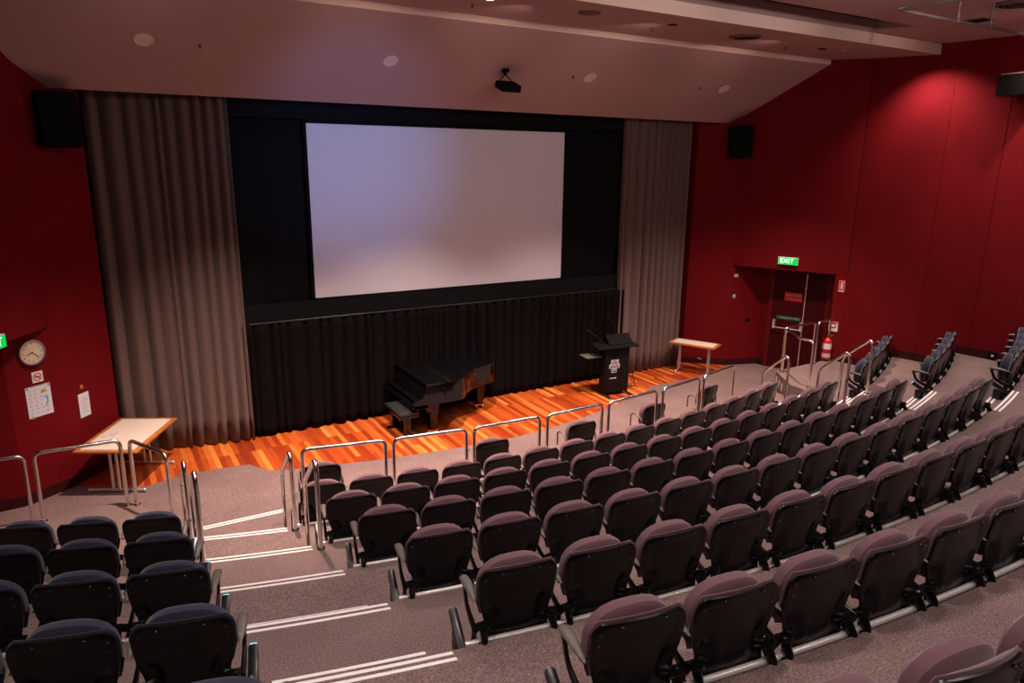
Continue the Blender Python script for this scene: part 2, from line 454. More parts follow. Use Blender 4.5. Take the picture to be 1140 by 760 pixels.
# ------------------------------------------------------------------ drapes and screen
def drape(name, x0, x1, y, z0, z1, folds, amp, m, label, cat='curtain', seed=1, gather=0., group=None, drift=0., th=.012):
    rnd = random.Random(seed)
    n = int((x1-x0)*52)
    ph = [0.]
    cuts = sorted(rnd.random() for _ in range(folds))
    wts = [rnd.uniform(.35, 1.5)*(1.5-.8*i/folds) for i in range(folds)]
    sm = sum(wts); acc = [0]
    for w in wts: acc.append(acc[-1]+w/sm)
    amps = [rnd.uniform(.55, 1.25) for _ in range(folds)]
    sec = rnd.uniform(0, 6)
    def prof(u):
        for i in range(folds):
            if u <= acc[i+1] or i == folds-1:
                t = (u-acc[i])/(acc[i+1]-acc[i]); return amps[i], t, i
    nv = 14
    bm = new()
    def pt(u, v):
        a, t, i = prof(u)
        s = math.sin(PI*t)
        s = s**.7 if s > 0 else 0
        flow = 1-.35*v*gather
        off = a*amp*(s-.5)*flow+.25*amp*math.sin(u*folds*4.3+sec+v*1.3)*(1-v)*.6
        xx = x0+(x1-x0)*u+drift*(1-v)*math.sin(u*9+sec)*.5
        yy = y[0]+(y[1]-y[0])*u if isinstance(y, tuple) else y
        return Vector((xx, yy-off, z0+(z1-z0)*v+(1-v)*.012*math.sin(u*folds*2.1)))
    grid(bm, pt, n, nv)
    o = obj(name, bm, m, smooth=True, angle=3)
    md = o.modifiers.new('s', 'SOLIDIFY'); md.thickness = th; md.offset = 1
    tag(o, label, cat, group)
    return o
drape('stage_curtain', .08, 2.07, (12.74, 12.44), .02, 6.35, 11, .17, M['grey_curtain'], 'taupe full-height curtain left of the projection screen', seed=3, gather=.4, drift=.05)
drape('stage_curtain', 10.12, 12.12, (12.50, 12.60), .02, 6.35, 15, .15, M['grey_curtain'], 'taupe full-height curtain right of the screen, behind the lectern', seed=11, gather=.3, drift=.04)
drape('stage_skirt', 2.0, 6.07, 12.50, .03, 2.03, 25, .115, M['skirt'], 'black pleated skirt curtain below the screen, left half behind the piano', seed=5, group=None, drift=.03)
drape('stage_skirt', 6.08, 10.3, 12.50, .03, 2.03, 25, .115, M['skirt'], 'black pleated skirt curtain below the screen, right half by the lectern', seed=8, drift=.03)
bm = new(); cyl(bm, (2.15, 12.46, 2.055), (10.0, 12.46, 2.055), .018, 10)
for i in range(14): box(bm, (2.3+i*.56, 12.47, 2.04), (.03, .03, .05))
tag(obj('curtain_rail', bm, M['blackmet']), 'thin dark rail carrying the black skirt curtains below the screen', 'curtain rail')
for a, b, l in ((1.9, 3.26, 'left'), (8.68, 10.3, 'right')):
    bm = new(); grid(bm, lambda s, t: Vector((a+(b-a)*s, 12.70+.012*math.sin(s*19), .02+6.2*t)), 40, 1)
    o = obj('side_masking', bm, M['dark']); md = o.modifiers.new('s', 'SOLIDIFY'); md.thickness = .02; tag(o, 'black masking cloth panel %s of the white screen' % l, 'masking')
bm = new(); box(bm, (6.1, 12.60, 5.85), (8.1, .04, .80)); box(bm, (6.1, 12.57, 5.47), (8.1, .03, .03))
tag(obj('top_masking', bm, M['dark']), 'black pelmet strip above the white screen', 'masking')
bm = new(); box(bm, (6.1, 12.60, 1.19), (8.1, .04, 2.34))
tag(obj('lower_masking', bm, M['dark']), 'plain black panel below the screen, showing as a strip above the skirt curtains', 'masking')
sc = empty('projection_screen', (5.975, 12.62, 2.39), 0, 'large blank white projection screen in the middle of the stage wall', 'projection screen')
bm = new(); box(bm, (0, 0, 1.50), (5.29, .015, 3.0)); obj('screen_fabric', bm, M['screen'], sc, smooth=False)
bm = new()
for s in (-1, 1): box(bm, (s*2.675, 0, 1.50), (.06, .05, 3.12))
box(bm, (0, 0, 3.03), (5.4, .05, .06)); box(bm, (0, 0, -.03), (5.4, .05, .06))
obj('screen_frame', bm, M['black'], sc, smooth=False)

# ------------------------------------------------------------------ seats
def prof_w(v):
    """half width of the back shell from bottom (v=0) to top (v=1)"""
    ks = [(0, .208), (.12, .210), (.25, .208), (.36, .216), (.46, .232), (.58, .247), (.72, .253), (.84, .254), (.91, .250), (.96, .238), (1, .210)]
    for (a, x), (b, y) in zip(ks, ks[1:]):
        if v <= b:
            t = (v-a)/(b-a); t = t*t*(3-2*t); return (x+(y-x)*t)*1.035
    return ks[-1][1]
def back_y(u, v):
    # u -1..1, v 0..1; +y towards the stage
    return -.022+.055*(1-v)**1.3+.040*abs(u)**2.2*(1 if v > .45 else .3+.7*v/.45)+.012*math.sin(PI*min(1, v*1.2))
ZB0, ZB1 = .26, .825
def shell_bm():
    bm = new()
    nu, nv = 24, 20
    def pt(s, t):
        u = 2*s-1; w = prof_w(t)
        # scoops beside the waist
        sc_ = .030*math.exp(-((abs(u)-.70)/.15)**2-((t-.42)/.09)**2)-.010*math.exp(-((abs(u)-.45)/.12)**2-((t-.40)/.14)**2)
        rim = .012*max(0, min(1, (max(abs(u)-.80, (t-.90)*1.6))/.08))
        z = ZB0+(ZB1-ZB0)*t-.016*abs(u)**2.5*max(0, (t-.6)/.4)
        return Vector((u*w, back_y(u, t)+sc_-rim, z))
    V = grid(bm, pt, nu, nv)
    def pt2(s, t):
        p = pt(s, t); return p+Vector((0, .014, 0))
    W = [[bm.verts.new(pt2(i/nu, j/nv)) for i in range(nu+1)] for j in range(nv+1)]
    for j in range(nv):
        for i in range(nu): bm.faces.new((W[j][i], W[j+1][i], W[j+1][i+1], W[j][i+1]))
    for i in range(nu):
        bm.faces.new((V[0][i], W[0][i], W[0][i+1], V[0][i+1])); bm.faces.new((V[nv][i], V[nv][i+1], W[nv][i+1], W[nv][i]))
    for j in range(nv):
        bm.faces.new((V[j][0], V[j+1][0], W[j+1][0], W[j][0])); bm.faces.new((V[j][nu], W[j][nu], W[j+1][nu], V[j+1][nu]))
    # fixing bolts
    return bm
def add_bolts(sh):
    bm = new(); ell(bm, (0, 0, 0), (.011, .009, .008), 8, 5); b0 = obj('bolt', bm, M['blackmet'], sh)
    pts = []
    for s in (-1, 1):
        for t in (.87, .76):
            u = .84; pts.append((s*u*prof_w(t), back_y(u, t)-.004, ZB0+(ZB1-ZB0)*t))
        pts.append((s*.12, back_y(.45, .95)-.016, ZB0+(ZB1-ZB0)*.955))
    for i, p in enumerate(pts):
        b = b0 if i == 0 else b0.copy()
        if i: COL.objects.link(b)
        b.location = p
def backpad_bm():
    bm = new(); nu, nv = 16, 12
    def pt(s, t, th):
        u = 2*s-1; tt = .36+.652*t
        w = prof_w(min(1, tt))+.009
        edge = (1-abs(u)**6)*(1-abs(2*t-1)**8)
        z = ZB0+(ZB1-ZB0)*tt+.003-.016*abs(u)**2.5*max(0, (tt-.6)/.4)
        return Vector((u*w, back_y(u, min(1, tt))+(.012 if tt > .6 else .045)+(0 if th == 0 else .006+.044*edge), z))
    V = [[bm.verts.new(pt(i/nu, j/nv, 0)) for i in range(nu+1)] for j in range(nv+1)]
    W = [[bm.verts.new(pt(i/nu, j/nv, 1)) for i in range(nu+1)] for j in range(nv+1)]
    for j in range(nv):
        for i in range(nu):
            bm.faces.new((V[j][i], V[j][i+1], V[j+1][i+1], V[j+1][i])); bm.faces.new((W[j][i], W[j+1][i], W[j+1][i+1], W[j][i+1]))
    for i in range(nu):
        bm.faces.new((V[0][i], W[0][i], W[0][i+1], V[0][i+1])); bm.faces.new((V[nv][i], V[nv][i+1], W[nv][i+1], W[nv][i]))
    for j in range(nv):
        bm.faces.new((V[j][0], V[j+1][0], W[j+1][0], W[j][0])); bm.faces.new((V[j][nu], W[j][nu], W[j+1][nu], V[j+1][nu]))
    return bm
def seatpad_bm():
    """folded-up seat cushion: rounded slab standing in front of the back"""
    bm = new(); n = 26; rings = []
    def outline(s):
        out = []
        for i in range(n):
            a = 2*PI*i/n; ca, sa = math.cos(a), math.sin(a)
            ex = 3.2 if sa < 0 else 2.55
            r = (abs(ca)**ex+abs(sa)**ex)**(-1/ex)
            out.append((ca*r*.240*s, sa*r*.215*s))
        return out
    # local plane: x, z' ; thickness along y'
    tilt = .05
    layers = [(-.045, .60), (-.042, .90), (-.028, .985), (0, 1.), (.030, .985), (.048, .90), (.056, .6)]
    for y, s in layers:
        ring = []
        for (x, z) in outline(s):
            p = Vector((x, y+.018*(x/.24)**2, z)); p.rotate(Matrix.Rotation(tilt, 3, 'X'))
            ring.append(bm.verts.new(p+Vector((0, .120, .622))))
        rings.append(ring)
    for a, b in zip(rings, rings[1:]):
        for i in range(n): bm.faces.new((a[i], a[(i+1) % n], b[(i+1) % n], b[i]))
    bm.faces.new(rings[0][::-1]); bm.faces.new(rings[-1])
    return bm
def seatpan_bm():
    bm = new(); n = 20
    rings = []
    for y, s in ((.0, .84), (.012, .86), (.026, .66)):
        ring = []
        for i in range(n):
            a = 2*PI*i/n; ca, sa = math.cos(a), math.sin(a); ex = 3.
            r = (abs(ca)**ex+abs(sa)**ex)**(-1/ex)
            p = Vector((ca*r*.225*s, y, sa*r*.20*s)); p.rotate(Matrix.Rotation(.05, 3, 'X'))
            ring.append(bm.verts.new(p+Vector((0, .178, .612))))
        rings.append(ring)
    for a, b in zip(rings, rings[1:]):
        for i in range(n): bm.faces.new((a[i], a[(i+1) % n], b[(i+1) % n], b[i]))
    bm.faces.new(rings[0][::-1]); bm.faces.new(rings[-1])
    return bm
HW = .284
def arm_bm(s):
    bm = new(); x = s*HW
    pts = fillet([(x, .02, .40), (x, .10, .42), (x, .215, .47), (x, .275, .610)], .08, 5)
    n = len(pts); sweep(bm, pts, [.024-.009*i/(n-1) for i in range(n)], 8, sq=(.75, 1.25))
    sweep(bm, [(x, .275, .606), (x, .20, .618), (x, .06, .600)], [.015, .013, .008], 8)
    return bm
def armpad_bm(s):
    bm = new(); x = s*HW
    prof = [(.305, .004, .618), (.298, .021, .624), (.280, .029, .630), (.235, .033, .635), (.18, .032, .634), (.12, .027, .628), (.07, .018, .620), (.035, .010, .613), (.022, .003, .610)]
    rings = []
    for y, w, z in prof:
        rings.append([bm.verts.new((x+w*math.cos(2*PI*j/12), y, z+.55*w*math.sin(2*PI*j/12))) for j in range(12)])
    for a, b in zip(rings, rings[1:]):
        for j in range(12): bm.faces.new((a[j], a[(j+1) % 12], b[(j+1) % 12], b[j]))
    bm.faces.new(rings[0][::-1]); bm.faces.new(rings[-1])
    return bm
def hinge_bm(s):
    bm = new(); x = s*.232
    # cup, arm to back shell and hub towards the neighbour
    lathe(bm, [(0, .028), (.028, .026), (.044, .014), (.047, 0), (.042, -.014), (.026, -.026), (0, -.028)], (x, .020, .425), 14, RX(-.35))
    cyl(bm, (x, .05, .405), (s*(HW-.002), .05, .405), .028, 12)
    sweep(bm, [(s*.165, .06, .43), (s*.19, .04, .435), (x, .03, .42)], [.026, .024, .026], 8)
    return bm
def leg_bm(s):
    bm = new(); x = s*.232
    sweep(bm, fillet([(x, .082, .405), (x-s*.004, .055, .34), (x-s*.004, .035, .25), (x, .04, .20)], .05, 4), [.026]*14, 8, sq=(.8, 1.0)) if False else None
    pts = fillet([(x-s*.004, .03, .42), (x, .004, .385), (x+s*.006, -.030, .345), (x+s*.010, -.025, .27), (x+s*.03, .06, .235)], .04, 4)
    n = len(pts)
    sweep(bm, pts, [.034-.012*i/(n-1) for i in range(n)], 10, sq=(.8, 1.0))
    # curved clamp towards the shared upright
    pts = fillet([(s*(HW-.004), .05, .40), (s*(HW-.004), .085, .34), (s*(HW-.02), .04, .30), (s*(HW-.02), -.035, .335), (s*(HW-.02), -.03, .27)], .05, 4)
    sweep(bm, pts, .012, 8)
    return bm
def post_bm(s):
    """upright from the floor carrying the hub"""
    bm = new(); x = s*(HW-.004)
    sweep(bm, [(x, .05, .40), (x, .10, .20), (x, .13, .03)], [.02, .018, .018], 8, sq=(.8, 1.3))
    box(bm, (x, .15, .0125), (.06, .18, .025), bev=.005)
    return bm

def build_seat(m, left=True, right=False, near=True):
    root = empty('theatre_seat')
    sh = obj('back_shell', shell_bm(), M['shell'], root)
    if near: add_bolts(sh)
    obj('backrest_cushion', backpad_bm(), m, root)
    obj('seat_cushion', seatpad_bm(), m, root); obj('seat_pan', seatpan_bm(), M['shell'], root)
    for s in (-1, 1):
        obj('hinge', hinge_bm(s), M['shell'], root); obj('bracket', leg_bm(s), M['shell'], root)
    for s, on in ((-1, left), (1, right)):
        if on:
            a = obj('armrest', arm_bm(s), M['shell'], root); obj('arm_pad', armpad_bm(s), M['armpad'], a)
            obj('leg', post_bm(s), M['blackmet'], root)
    return root
KIDS = {}
def register(root):
    KIDS[root.name] = [(c, list(g for g in bpy.data.objects if g.parent == c)) for c in bpy.data.objects if c.parent == root]
    return root
proto = {}
for nm, m in (('mauve', M['mauve']), ('navy', M['navy'])):
    for end in (False, True):
        for near in (False, True):
            if (nm, end, near) in (('mauve', True, True),): continue
            proto[nm, end, near] = register(build_seat(m, True, end, near))
used = set()
def place_seat(key, x, y, z, rz, label, group):
    p = proto[key]
    if key not in used:
        used.add(key); r = p
    else:
        r = p.copy(); COL.objects.link(r)
        for c, gs in KIDS[p.name]:
            d = c.copy(); COL.objects.link(d); d.parent = r
            for g in gs:
                e = g.copy(); COL.objects.link(e); e.parent = d
    r.location = (x, y, z); r.rotation_euler = (0, 0, rz)
    tag(r, label, 'seat', group)
    return r
ORD = ['first', 'second', 'third', 'fourth', 'fifth', 'sixth', 'seventh', 'eighth', 'ninth', 'tenth', 'eleventh', 'twelfth', 'thirteenth', 'fourteenth', 'fifteenth']
# visibility test with the calibrated camera
CM = S.camera.matrix_world.inverted()
def seen(x, y, z, pad=30):
    q = CM @ Vector((x, y, z))
    if q.z > -.2: return False
    px = 570+793.93*q.x/-q.z; py = 380-793.93*q.y/-q.z
    return -pad < px < 1140+pad and -pad < py < 760+pad
A0 = [-.2054, -.1926, -.1823, -.1718, -.1620, -.1540, -.1475, -.142]
W = .5878
def row(k, a_first, n, colour, blk, grp, rowname, n_from_left=True, aisle='left'):
    r = RA+k*DR
    for i in range(n):
        a = a_first+i*W/r
        x, y = CX+r*math.sin(a), CY-r*math.cos(a)
        vis = any(seen(x+dx, y+dy, T(k)+dz, 4) for dx in (-.28, .28) for dy in (0, .3) for dz in (.35, .6, .84))
        if not vis: continue
        j = i if n_from_left else n-1-i
        place_seat((colour, i == n-1, k >= 3 and x < 9), x, y, T(k), a,
                   '%s tip-up seat, %s block, %s row, %s from the %s aisle' % (colour, blk, rowname, ORD[j], aisle), grp)
for k in range(7):
    r = RA+k*DR
    row(k, A0[k]-.222/r, 15, 'mauve', 'centre', 'tip-up seats of the centre block', ORD[k])
for k in range(1, 7):
    r = RA+k*DR
    ar = math.asin((.18-CX)/r)        # centre of the seat nearest the aisle
    row(k, ar-3*W/r, 4, 'navy', 'left', 'tip-up seats of the left block', ORD[k-1], False)
for k in range(1, 5):
    r = RA+k*DR
    al = math.asin((12.03-CX)/r)
    row(k, al, 5, 'navy', 'right', 'tip-up seats of the right block', ORD[k-1], True, 'right')

for key in list(proto):
    if key not in used:
        for c, gs in KIDS[proto[key].name]:
            for g in gs: bpy.data.objects.remove(g)
            bpy.data.objects.remove(c)
        bpy.data.objects.remove(proto[key])
# beams the rows are bolted to
def beam(k, x0, x1, label):
    r = RA+k*DR
    pts = [(x, yr(x, r-.012), T(k)+RI-.018) for x in [x0+(x1-x0)*i/24 for i in range(25)]]
    bm = new(); sweep(bm, pts, .021, 10)
    tag(obj('seat_beam', bm, M['beam']), label, 'seat beam', 'metal beams under the seat rows')
for k in range(7): beam(k, BL+.05, BR-.05 if k < 5 else 9, 'satin metal tube along the %s seat row of the centre block' % ORD[k])
for k in range(1, 6): beam(k, -2.0, XL-.05, 'satin metal tube along the %s seat row of the left block' % ORD[k-1])
for k in range(1, 4): beam(k, XR+.05, 14.5, 'satin metal tube along the %s seat row of the right block' % ORD[k-1])

# aisle end bars with blue aisle lights
def endbar(k, x, blk, side):
    r = RA+k*DR; y = yr(x, r); a = math.atan2(x-CX, CY-y)
    t = empty('aisle_foot', (x, y, T(k)), a, 'black aisle-end foot bar of the %s row, %s end of the %s block' % (ORD[k if blk == 'centre' else k-1], side, blk), 'seat foot', 'aisle-end foot bars')
    bm = new(); box(bm, (0, .12, .355), (.058, .30, .056), RX(.50), bev=.018); box(bm, (0, .14, .15), (.05, .10, .34), bev=.01); box(bm, (0, .16, .012), (.07, .24, .024), bev=.006)
    obj('foot_bar', bm, M['blackmet'], t)
    bm = new(); s = 1 if side == 'left' else -1
    box(bm, (0, .250, .428), (.04, .012, .03), RX(.5), bev=.004)
    obj('aisle_light', bm, M['bluelens'] if blk != 'centre' else M['blackmet'], t)
for k in range(7):
    endbar(k, BL+.03, 'centre', 'left')
for k in range(1, 6): endbar(k, .50, 'left', 'right')
for k in range(1, 4): endbar(k, XR+.0, 'right', 'left')

# single chairs on the front floor, ahead of the guard rails
def loose():
    root = empty('single_seat')
    sh = obj('back_shell', shell_bm(), M['shell'], root)
    obj('backrest_cushion', backpad_bm(), M['mauve'], root); obj('seat_cushion', seatpad_bm(), M['mauve'], root); obj('seat_pan', seatpan_bm(), M['shell'], root)
    for s in (-1, 1):
        obj('hinge', hinge_bm(s), M['shell'], root)
        bm = new(); x = s*.285
        sweep(bm, fillet([(x, .30, .42), (x, .30, .64), (x, .20, .67), (x, .05, .60), (x, .05, .42)], .07, 5), .013, 8)
        obj('armrest', bm, M['armpad'], root)
        bm = new(); sweep(bm, fillet([(x, .40, .015), (x, .20, .05), (x, .14, .42)], .08, 5), .016, 8); sweep(bm, [(x, -.06, .015), (x, .20, .05)], .016, 8)
        obj('leg', bm, M['blackmet'], root)
    return root
SP = register(loose())
LAB = ['single seat with loop arms before the leftmost centre guard rail, beside the aisle',
       'single seat with loop arms between the guard rails, below the grand piano',
       'single seat with loop arms in front of the rails, left of the lectern',
       'single seat with loop arms before the guard rails, below and right of the lectern',
       'single seat with loop arms by the rightmost front guard rail, below the small table']
for i, a in enumerate((-.2027, -.0504, .0485, .1478, .2475)):
    r = 16.27; a -= .235/r
    if i == 0: R_ = SP
    else:
        R_ = SP.copy(); COL.objects.link(R_)
        for c, gs in KIDS[SP.name]:
            d = c.copy(); COL.objects.link(d); d.parent = R_
            for g in gs:
                e = g.copy(); COL.objects.link(e); e.parent = d
    R_.location = (CX+r*math.sin(a), CY-r*math.cos(a), 0); R_.rotation_euler = (0, 0, a)
    tag(R_, LAB[i], 'seat', 'single seats in front of the guard rails')

# ------------------------------------------------------------------ rails
def flange(bm, p): lathe(bm, [(0, .012), (.045, .012), (.05, .004), (.05, 0), (0, 0)], p, 16)
def guard(pts, label, grp, z=T(0), r=.025, rad=.10, cat='guard rail'):
    t = empty('guard_rail', (*pts[0][:2], z), 0, label, cat, grp)
    o = Vector((*pts[0][:2], z))
    full = [Vector((pts[0][0], pts[0][1], z))]+[Vector(p) for p in pts]+[Vector((pts[-1][0], pts[-1][1], z))]
    bm = new(); sweep(bm, fillet([p-o for p in full], rad, 6), r, 12); obj('rail_tube', bm, M['steel'], t)
    for p in (pts[0], pts[-1]):
        bm = new(); flange(bm, Vector((p[0], p[1], z))-o); obj('flange', bm, M['steel'], t)
    return t
ZG = 1.12
def yg(x): return yr(x, 16.36)
GR = 'front guard rails of the centre block'
segs = [(2.05, 3.12, 'left end, beside the left aisle'), (3.23, 4.27, 'below the piano stool'), (4.39, 5.46, 'below the grand piano'),
        (5.60, 6.64, 'third from the right aisle side of the piano'), (6.78, 7.86, 'in front of the lectern'), (8.02, 9.02, 'right of the lectern'), (9.16, 10.20, 'right end, near the small table')]
GL = ['steel guard rail beside the left aisle, behind the first single seat', 'steel guard rail below the piano stool, second from the left aisle',
      'steel guard rail below the piano tail, third from the left aisle', 'steel guard rail left of the lectern, fourth from the left aisle',
      'steel guard rail directly in front of the lectern', 'steel guard rail right of the lectern, below the timber corner',
      'steel guard rail at the right end of the row, below the small table']
for (a, b, _), l in zip(segs, GL): guard([(a, yg(a), ZG), (b, yg(b), ZG)], l, GR)
guard([(-1.85, 10.36, ZG), (-1.07, 10.35, ZG)], 'steel guard rail at the left edge of the picture, below the wall poster', 'left guard rails')
guard([(-.96, 10.37, ZG), (.01, 10.35, ZG)], 'long steel guard rail in front of the left table', 'left guard rails')
guard([(.12, 10.30, ZG), (.50, 9.55, ZG)], 'short angled steel guard rail below the right corner of the left table', 'left guard rails')
# landing guard rails
z1 = T(1)
guard([(12.45, 9.74, z1+.95), (13.50, 9.80, z1+.95)], 'steel guard rail on the landing, left of the fire extinguisher', 'landing guard rails', z1)
guard([(13.60, 9.80, z1+.95), (14.06, 9.83, z1+.95)], 'steel guard rail on the landing, around the fire extinguisher', 'landing guard rails', z1)
guard([(12.40, 9.68, z1+.95), (11.93, 8.98, z1+.95), (11.97, 8.68, z1+.95)], 'bent steel guard rail along the landing side towards the aisle', 'landing guard rails', z1)
def handrail(x, k, label):
    """inverted U over the edge between tier k-1 and tier k"""
    yl, yh = yr(x, E(k)-.43), yr(x, E(k)+.09)
    t = empty('handrail', (x, yh, T(k)), 0, label, 'handrail', 'short aisle handrails')
    dz = -RI; d = yl-yh
    bm = new()
    pts = fillet([(0, d, dz), (0, d, dz+.86), (0, d*.18, .92), (0, .0, .80), (0, 0, 0)], .10, 6)
    pts = fillet([(0, d, dz), (0, d, dz+.88), (0, .06, .97), (0, 0, .90), (0, 0, 0)], .12, 6)
    sweep(bm, pts, .025, 12); obj('rail_tube', bm, M['steel'], t)
    for p in ((0, d, dz), (0, 0, 0)):
        bm = new(); flange(bm, p); obj('flange', bm, M['steel'], t)
handrail(1.70, 1, 'short steel handrail right of the left aisle, nearer the stage')
handrail(1.70, 2, 'short steel handrail right of the left aisle, one step higher')
handrail(.60, 1, 'short steel handrail left of the left aisle, nearer the stage')
handrail(.60, 2, 'short steel handrail left of the left aisle, one step higher')
handrail(10.53, 1, 'short steel handrail left of the right aisle, nearer the exit door')
handrail(10.53, 2, 'short steel handrail left of the right aisle, one tier higher')
handrail(11.66, 2, 'short steel handrail right of the right aisle, beside the first navy row')

# ------------------------------------------------------------------ tables
def table(loc, rz, L, Wd, H, label, tleg):
    t = empty('table', loc, rz, label, 'table')
    bm = new(); box(bm, (0, 0, H-.019), (L, Wd, .034), bev=.004); obj('table_edge', bm, M['edgewood'], t)
    bm = new(); box(bm, (0, 0, H+.0005), (L-.14, Wd-.14, .006)); obj('table_top', bm, M['laminate'], t)
    for s in (-1, 1):
        if tleg:
            bm = new()
            for q in (-.045, .045): cyl(bm, (s*(L/2-.2), q, .05), (s*(L/2-.2), q, H-.04), .022, 12)
            obj('leg', bm, M['galv'], t)
            bm = new(); cyl(bm, (s*(L/2-.2), -Wd*.44, .035), (s*(L/2-.2), Wd*.44, .035), .020, 12)
            ell(bm, (s*(L/2-.2), -Wd*.44, .03), (.024, .03, .03)); ell(bm, (s*(L/2-.2), Wd*.44, .03), (.024, .03, .03))
            obj('foot', bm, M['galv'], t)
        else:
            for q in (-1, 1):
                bm = new(); cyl(bm, (s*(L/2-.14), q*(Wd/2-.10), .045), (s*(L/2-.14), q*(Wd/2-.10), H-.04), .021, 12)
                l = obj('leg', bm, M['galv'], t)
                bm = new(); cyl(bm, (s*(L/2-.14)-.012, q*(Wd/2-.10), .026), (s*(L/2-.14)+.012, q*(Wd/2-.10), .026), .026, 12); obj('castor', bm, M['steel'], l)
    return t
import mathutils
# left table corners (z .72): (-.59,11.41) (.19,10.98) (.84,12.20) (.02,12.69)
c = ((-.59+.19+.84+.02)/4+.02, (11.41+10.98+12.20+12.69)/4-.11)
az = math.atan2(12.20-10.98, .84-.19)
table((c[0], c[1], 0), az, 1.40, .90, .72, 'cream-topped timber-edged table with T-shaped metal legs by the left wall', True)
ca, sa = math.cos(az), math.sin(az)
def tl(u, v): return (c[0]+u*ca-v*sa, c[1]+u*sa+v*ca)
bm = new()
q = tl(-.12, .24)
sweep(bm, [(q[0]+.11*math.cos(i*.55)*(1-.02*i), q[1]+.05*math.sin(i*.55+.3), .735+.002*(i % 3)) for i in range(26)], .004, 6)
box(bm, (q[0]+.13, q[1]+.05, .737), (.05, .03, .02), bev=.004)
tag(obj('cable', bm, M['ivory']), 'small coil of pale cable lying on the left table', 'cable')
c2 = ((11.52+12.16+12.95+12.25)/4, (12.45+11.33+11.98+12.75)/4)
P_ = [(11.56, 12.40), (11.98, 11.28), (12.66, 11.60), (12.2, 12.3)]
az2 = math.atan2(11.36-12.36, 12.10-11.60)
# measured long edge (11.60,12.36)->(12.10,11.36)
mx_, my_ = (11.60+12.10)/2, (12.36+11.36)/2
nx_, ny_ = -math.sin(az2), math.cos(az2)
table((mx_+nx_*.24-.10, my_+ny_*.24-.13, 0), az2, 1.10, .52, .72, 'small cream-topped timber-edged table by the right wall', True)

# ------------------------------------------------------------------ piano
P = empty('grand_piano', (4.76, 11.01, 0), 0, 'black grand piano with closed lid on the timber stage floor', 'piano')
def lid_outline(g=0.):
    pts = [(-.0-g, -.0-g), (.45, -.02-g), (.66, -.01-g), (.80, .10-g), (.92, .26-g), (1.10, .42-g*.8), (1.35, .53-g), (1.60, .62-g), (1.78, .74-g*.6), (1.88+g, .92), (1.90+g, 1.12), (1.82+g*.7, 1.32+g*.6), (1.64, 1.42+g), (1.40, 1.46+g), (-.0-g, 1.46+g)]
    out = []
    n = len(pts)
    for i in range(n):      # Catmull-Rom smoothing of the curved side only
        out.append(pts[i])
        if 2 <= i <= 12:
            p0, p1, p2, p3 = [Vector(pts[j % n]) for j in (i-1, i, i+1, i+2)]
            for t in (.33, .66):
                v = .5*((2*p1)+(-p0+p2)*t+(2*p0-5*p1+4*p2-p3)*t*t+(-p0+3*p1-3*p2+p3)*t**3); out.append((v.x, v.y))
    return out
bm = new(); prism(bm, lid_outline(0), .62, .975)
obj('case', bm, M['piano'], P, angle=.5)
bm = new(); prism(bm, [p for p in lid_outline(.02)], .982, 1.01)
lid = obj('lid', bm, M['piano'], P, angle=.5)
bm = new(); box(bm, (.44, .72, 1.0125), (.016, 1.49, .006)); obj('lid_hinge', bm, M['brass'], lid, smooth=False)
bm = new()      # key bed, arms and fall board
box(bm, (-.10, .73, .60), (.30, 1.46, .07), bev=.006)
for s in (0, 1):
    y = .035 if s == 0 else 1.425
    prof = [(-.24, .57), (-.24, .69), (-.17, .72), (-.08, .745), (-.04, .80), (0, .975), (.02, .975), (.02, .57)]
    a = [bm.verts.new((x, y-.035, z)) for x, z in prof]; b = [bm.verts.new((x, y+.035, z)) for x, z in prof]
    bm.faces.new(a); bm.faces.new(b[::-1])
    for i in range(8): bm.faces.new((a[i], a[(i+1) % 8], b[(i+1) % 8], b[i]))
obj('key_bed', bm, M['piano'], P, angle=.5)
bm = new(); box(bm, (-.055, .73, .80), (.03, 1.34, .24), RY(.35), bev=.004); box(bm, (-.13, .73, .70), (.14, 1.33, .02))
obj('fall_board', bm, M['piano'], P, angle=.5)
bm = new()
for x, y in ((.16, .13), (.16, 1.33), (1.55, .98)):
    b2 = new(); 
    mt = Matrix.Translation((x, y, 0))
    for (z0, z1_, w0, w1) in ((.10, .50, .055, .085), (.50, .60, .085, .10)):
        vs0 = [b2.verts.new((x+sx*w0, y+sy*w0, z0)) for sx, sy in ((-1, -1), (1, -1), (1, 1), (-1, 1))]
        vs1 = [b2.verts.new((x+sx*w1, y+sy*w1, z1_)) for sx, sy in ((-1, -1), (1, -1), (1, 1), (-1, 1))]
        for i in range(4): b2.faces.new((vs0[i], vs0[(i+1) % 4], vs1[(i+1) % 4], vs1[i]))
        b2.faces.new(vs0[::-1]); b2.faces.new(vs1)
    lg = obj('leg', b2, M['piano'], P, angle=.5)
    b2 = new()
    for sx in (-1, 1):
        cyl(b2, (x+sx*.07-.012, y, .035), (x+sx*.07+.012, y, .035), .033, 14)
    box(b2, (x, y, .085), (.20, .05, .035), bev=.006)
    obj('castor', b2, M['brass'], lg)
bm.free()
bm = new()      # lyre
box(bm, (.10, .73, .12), (.10, .34, .06), bev=.008)
for s in (-1, 1): cyl(bm, (.10, .73+s*.08, .14), (.10, .73+s*.05, .60), .018, 10)
obj('pedal_lyre', bm, M['piano'], P, angle=.6)
bm = new()
for s in (-1, 0, 1): sweep(bm, [(.06, .73+s*.08, .09), (-.04, .73+s*.08, .085), (-.12, .73+s*.08, .07)], [.010, .013, .018], 8, sq=(1, .4))
obj('pedal', bm, M['brass'], P)
bm = new()      # underframe beams, seen in the gloss below
box(bm, (.75, .73, .60), (.08, 1.2, .05)); box(bm, (.55, .9, .60), (1.4, .08, .05))
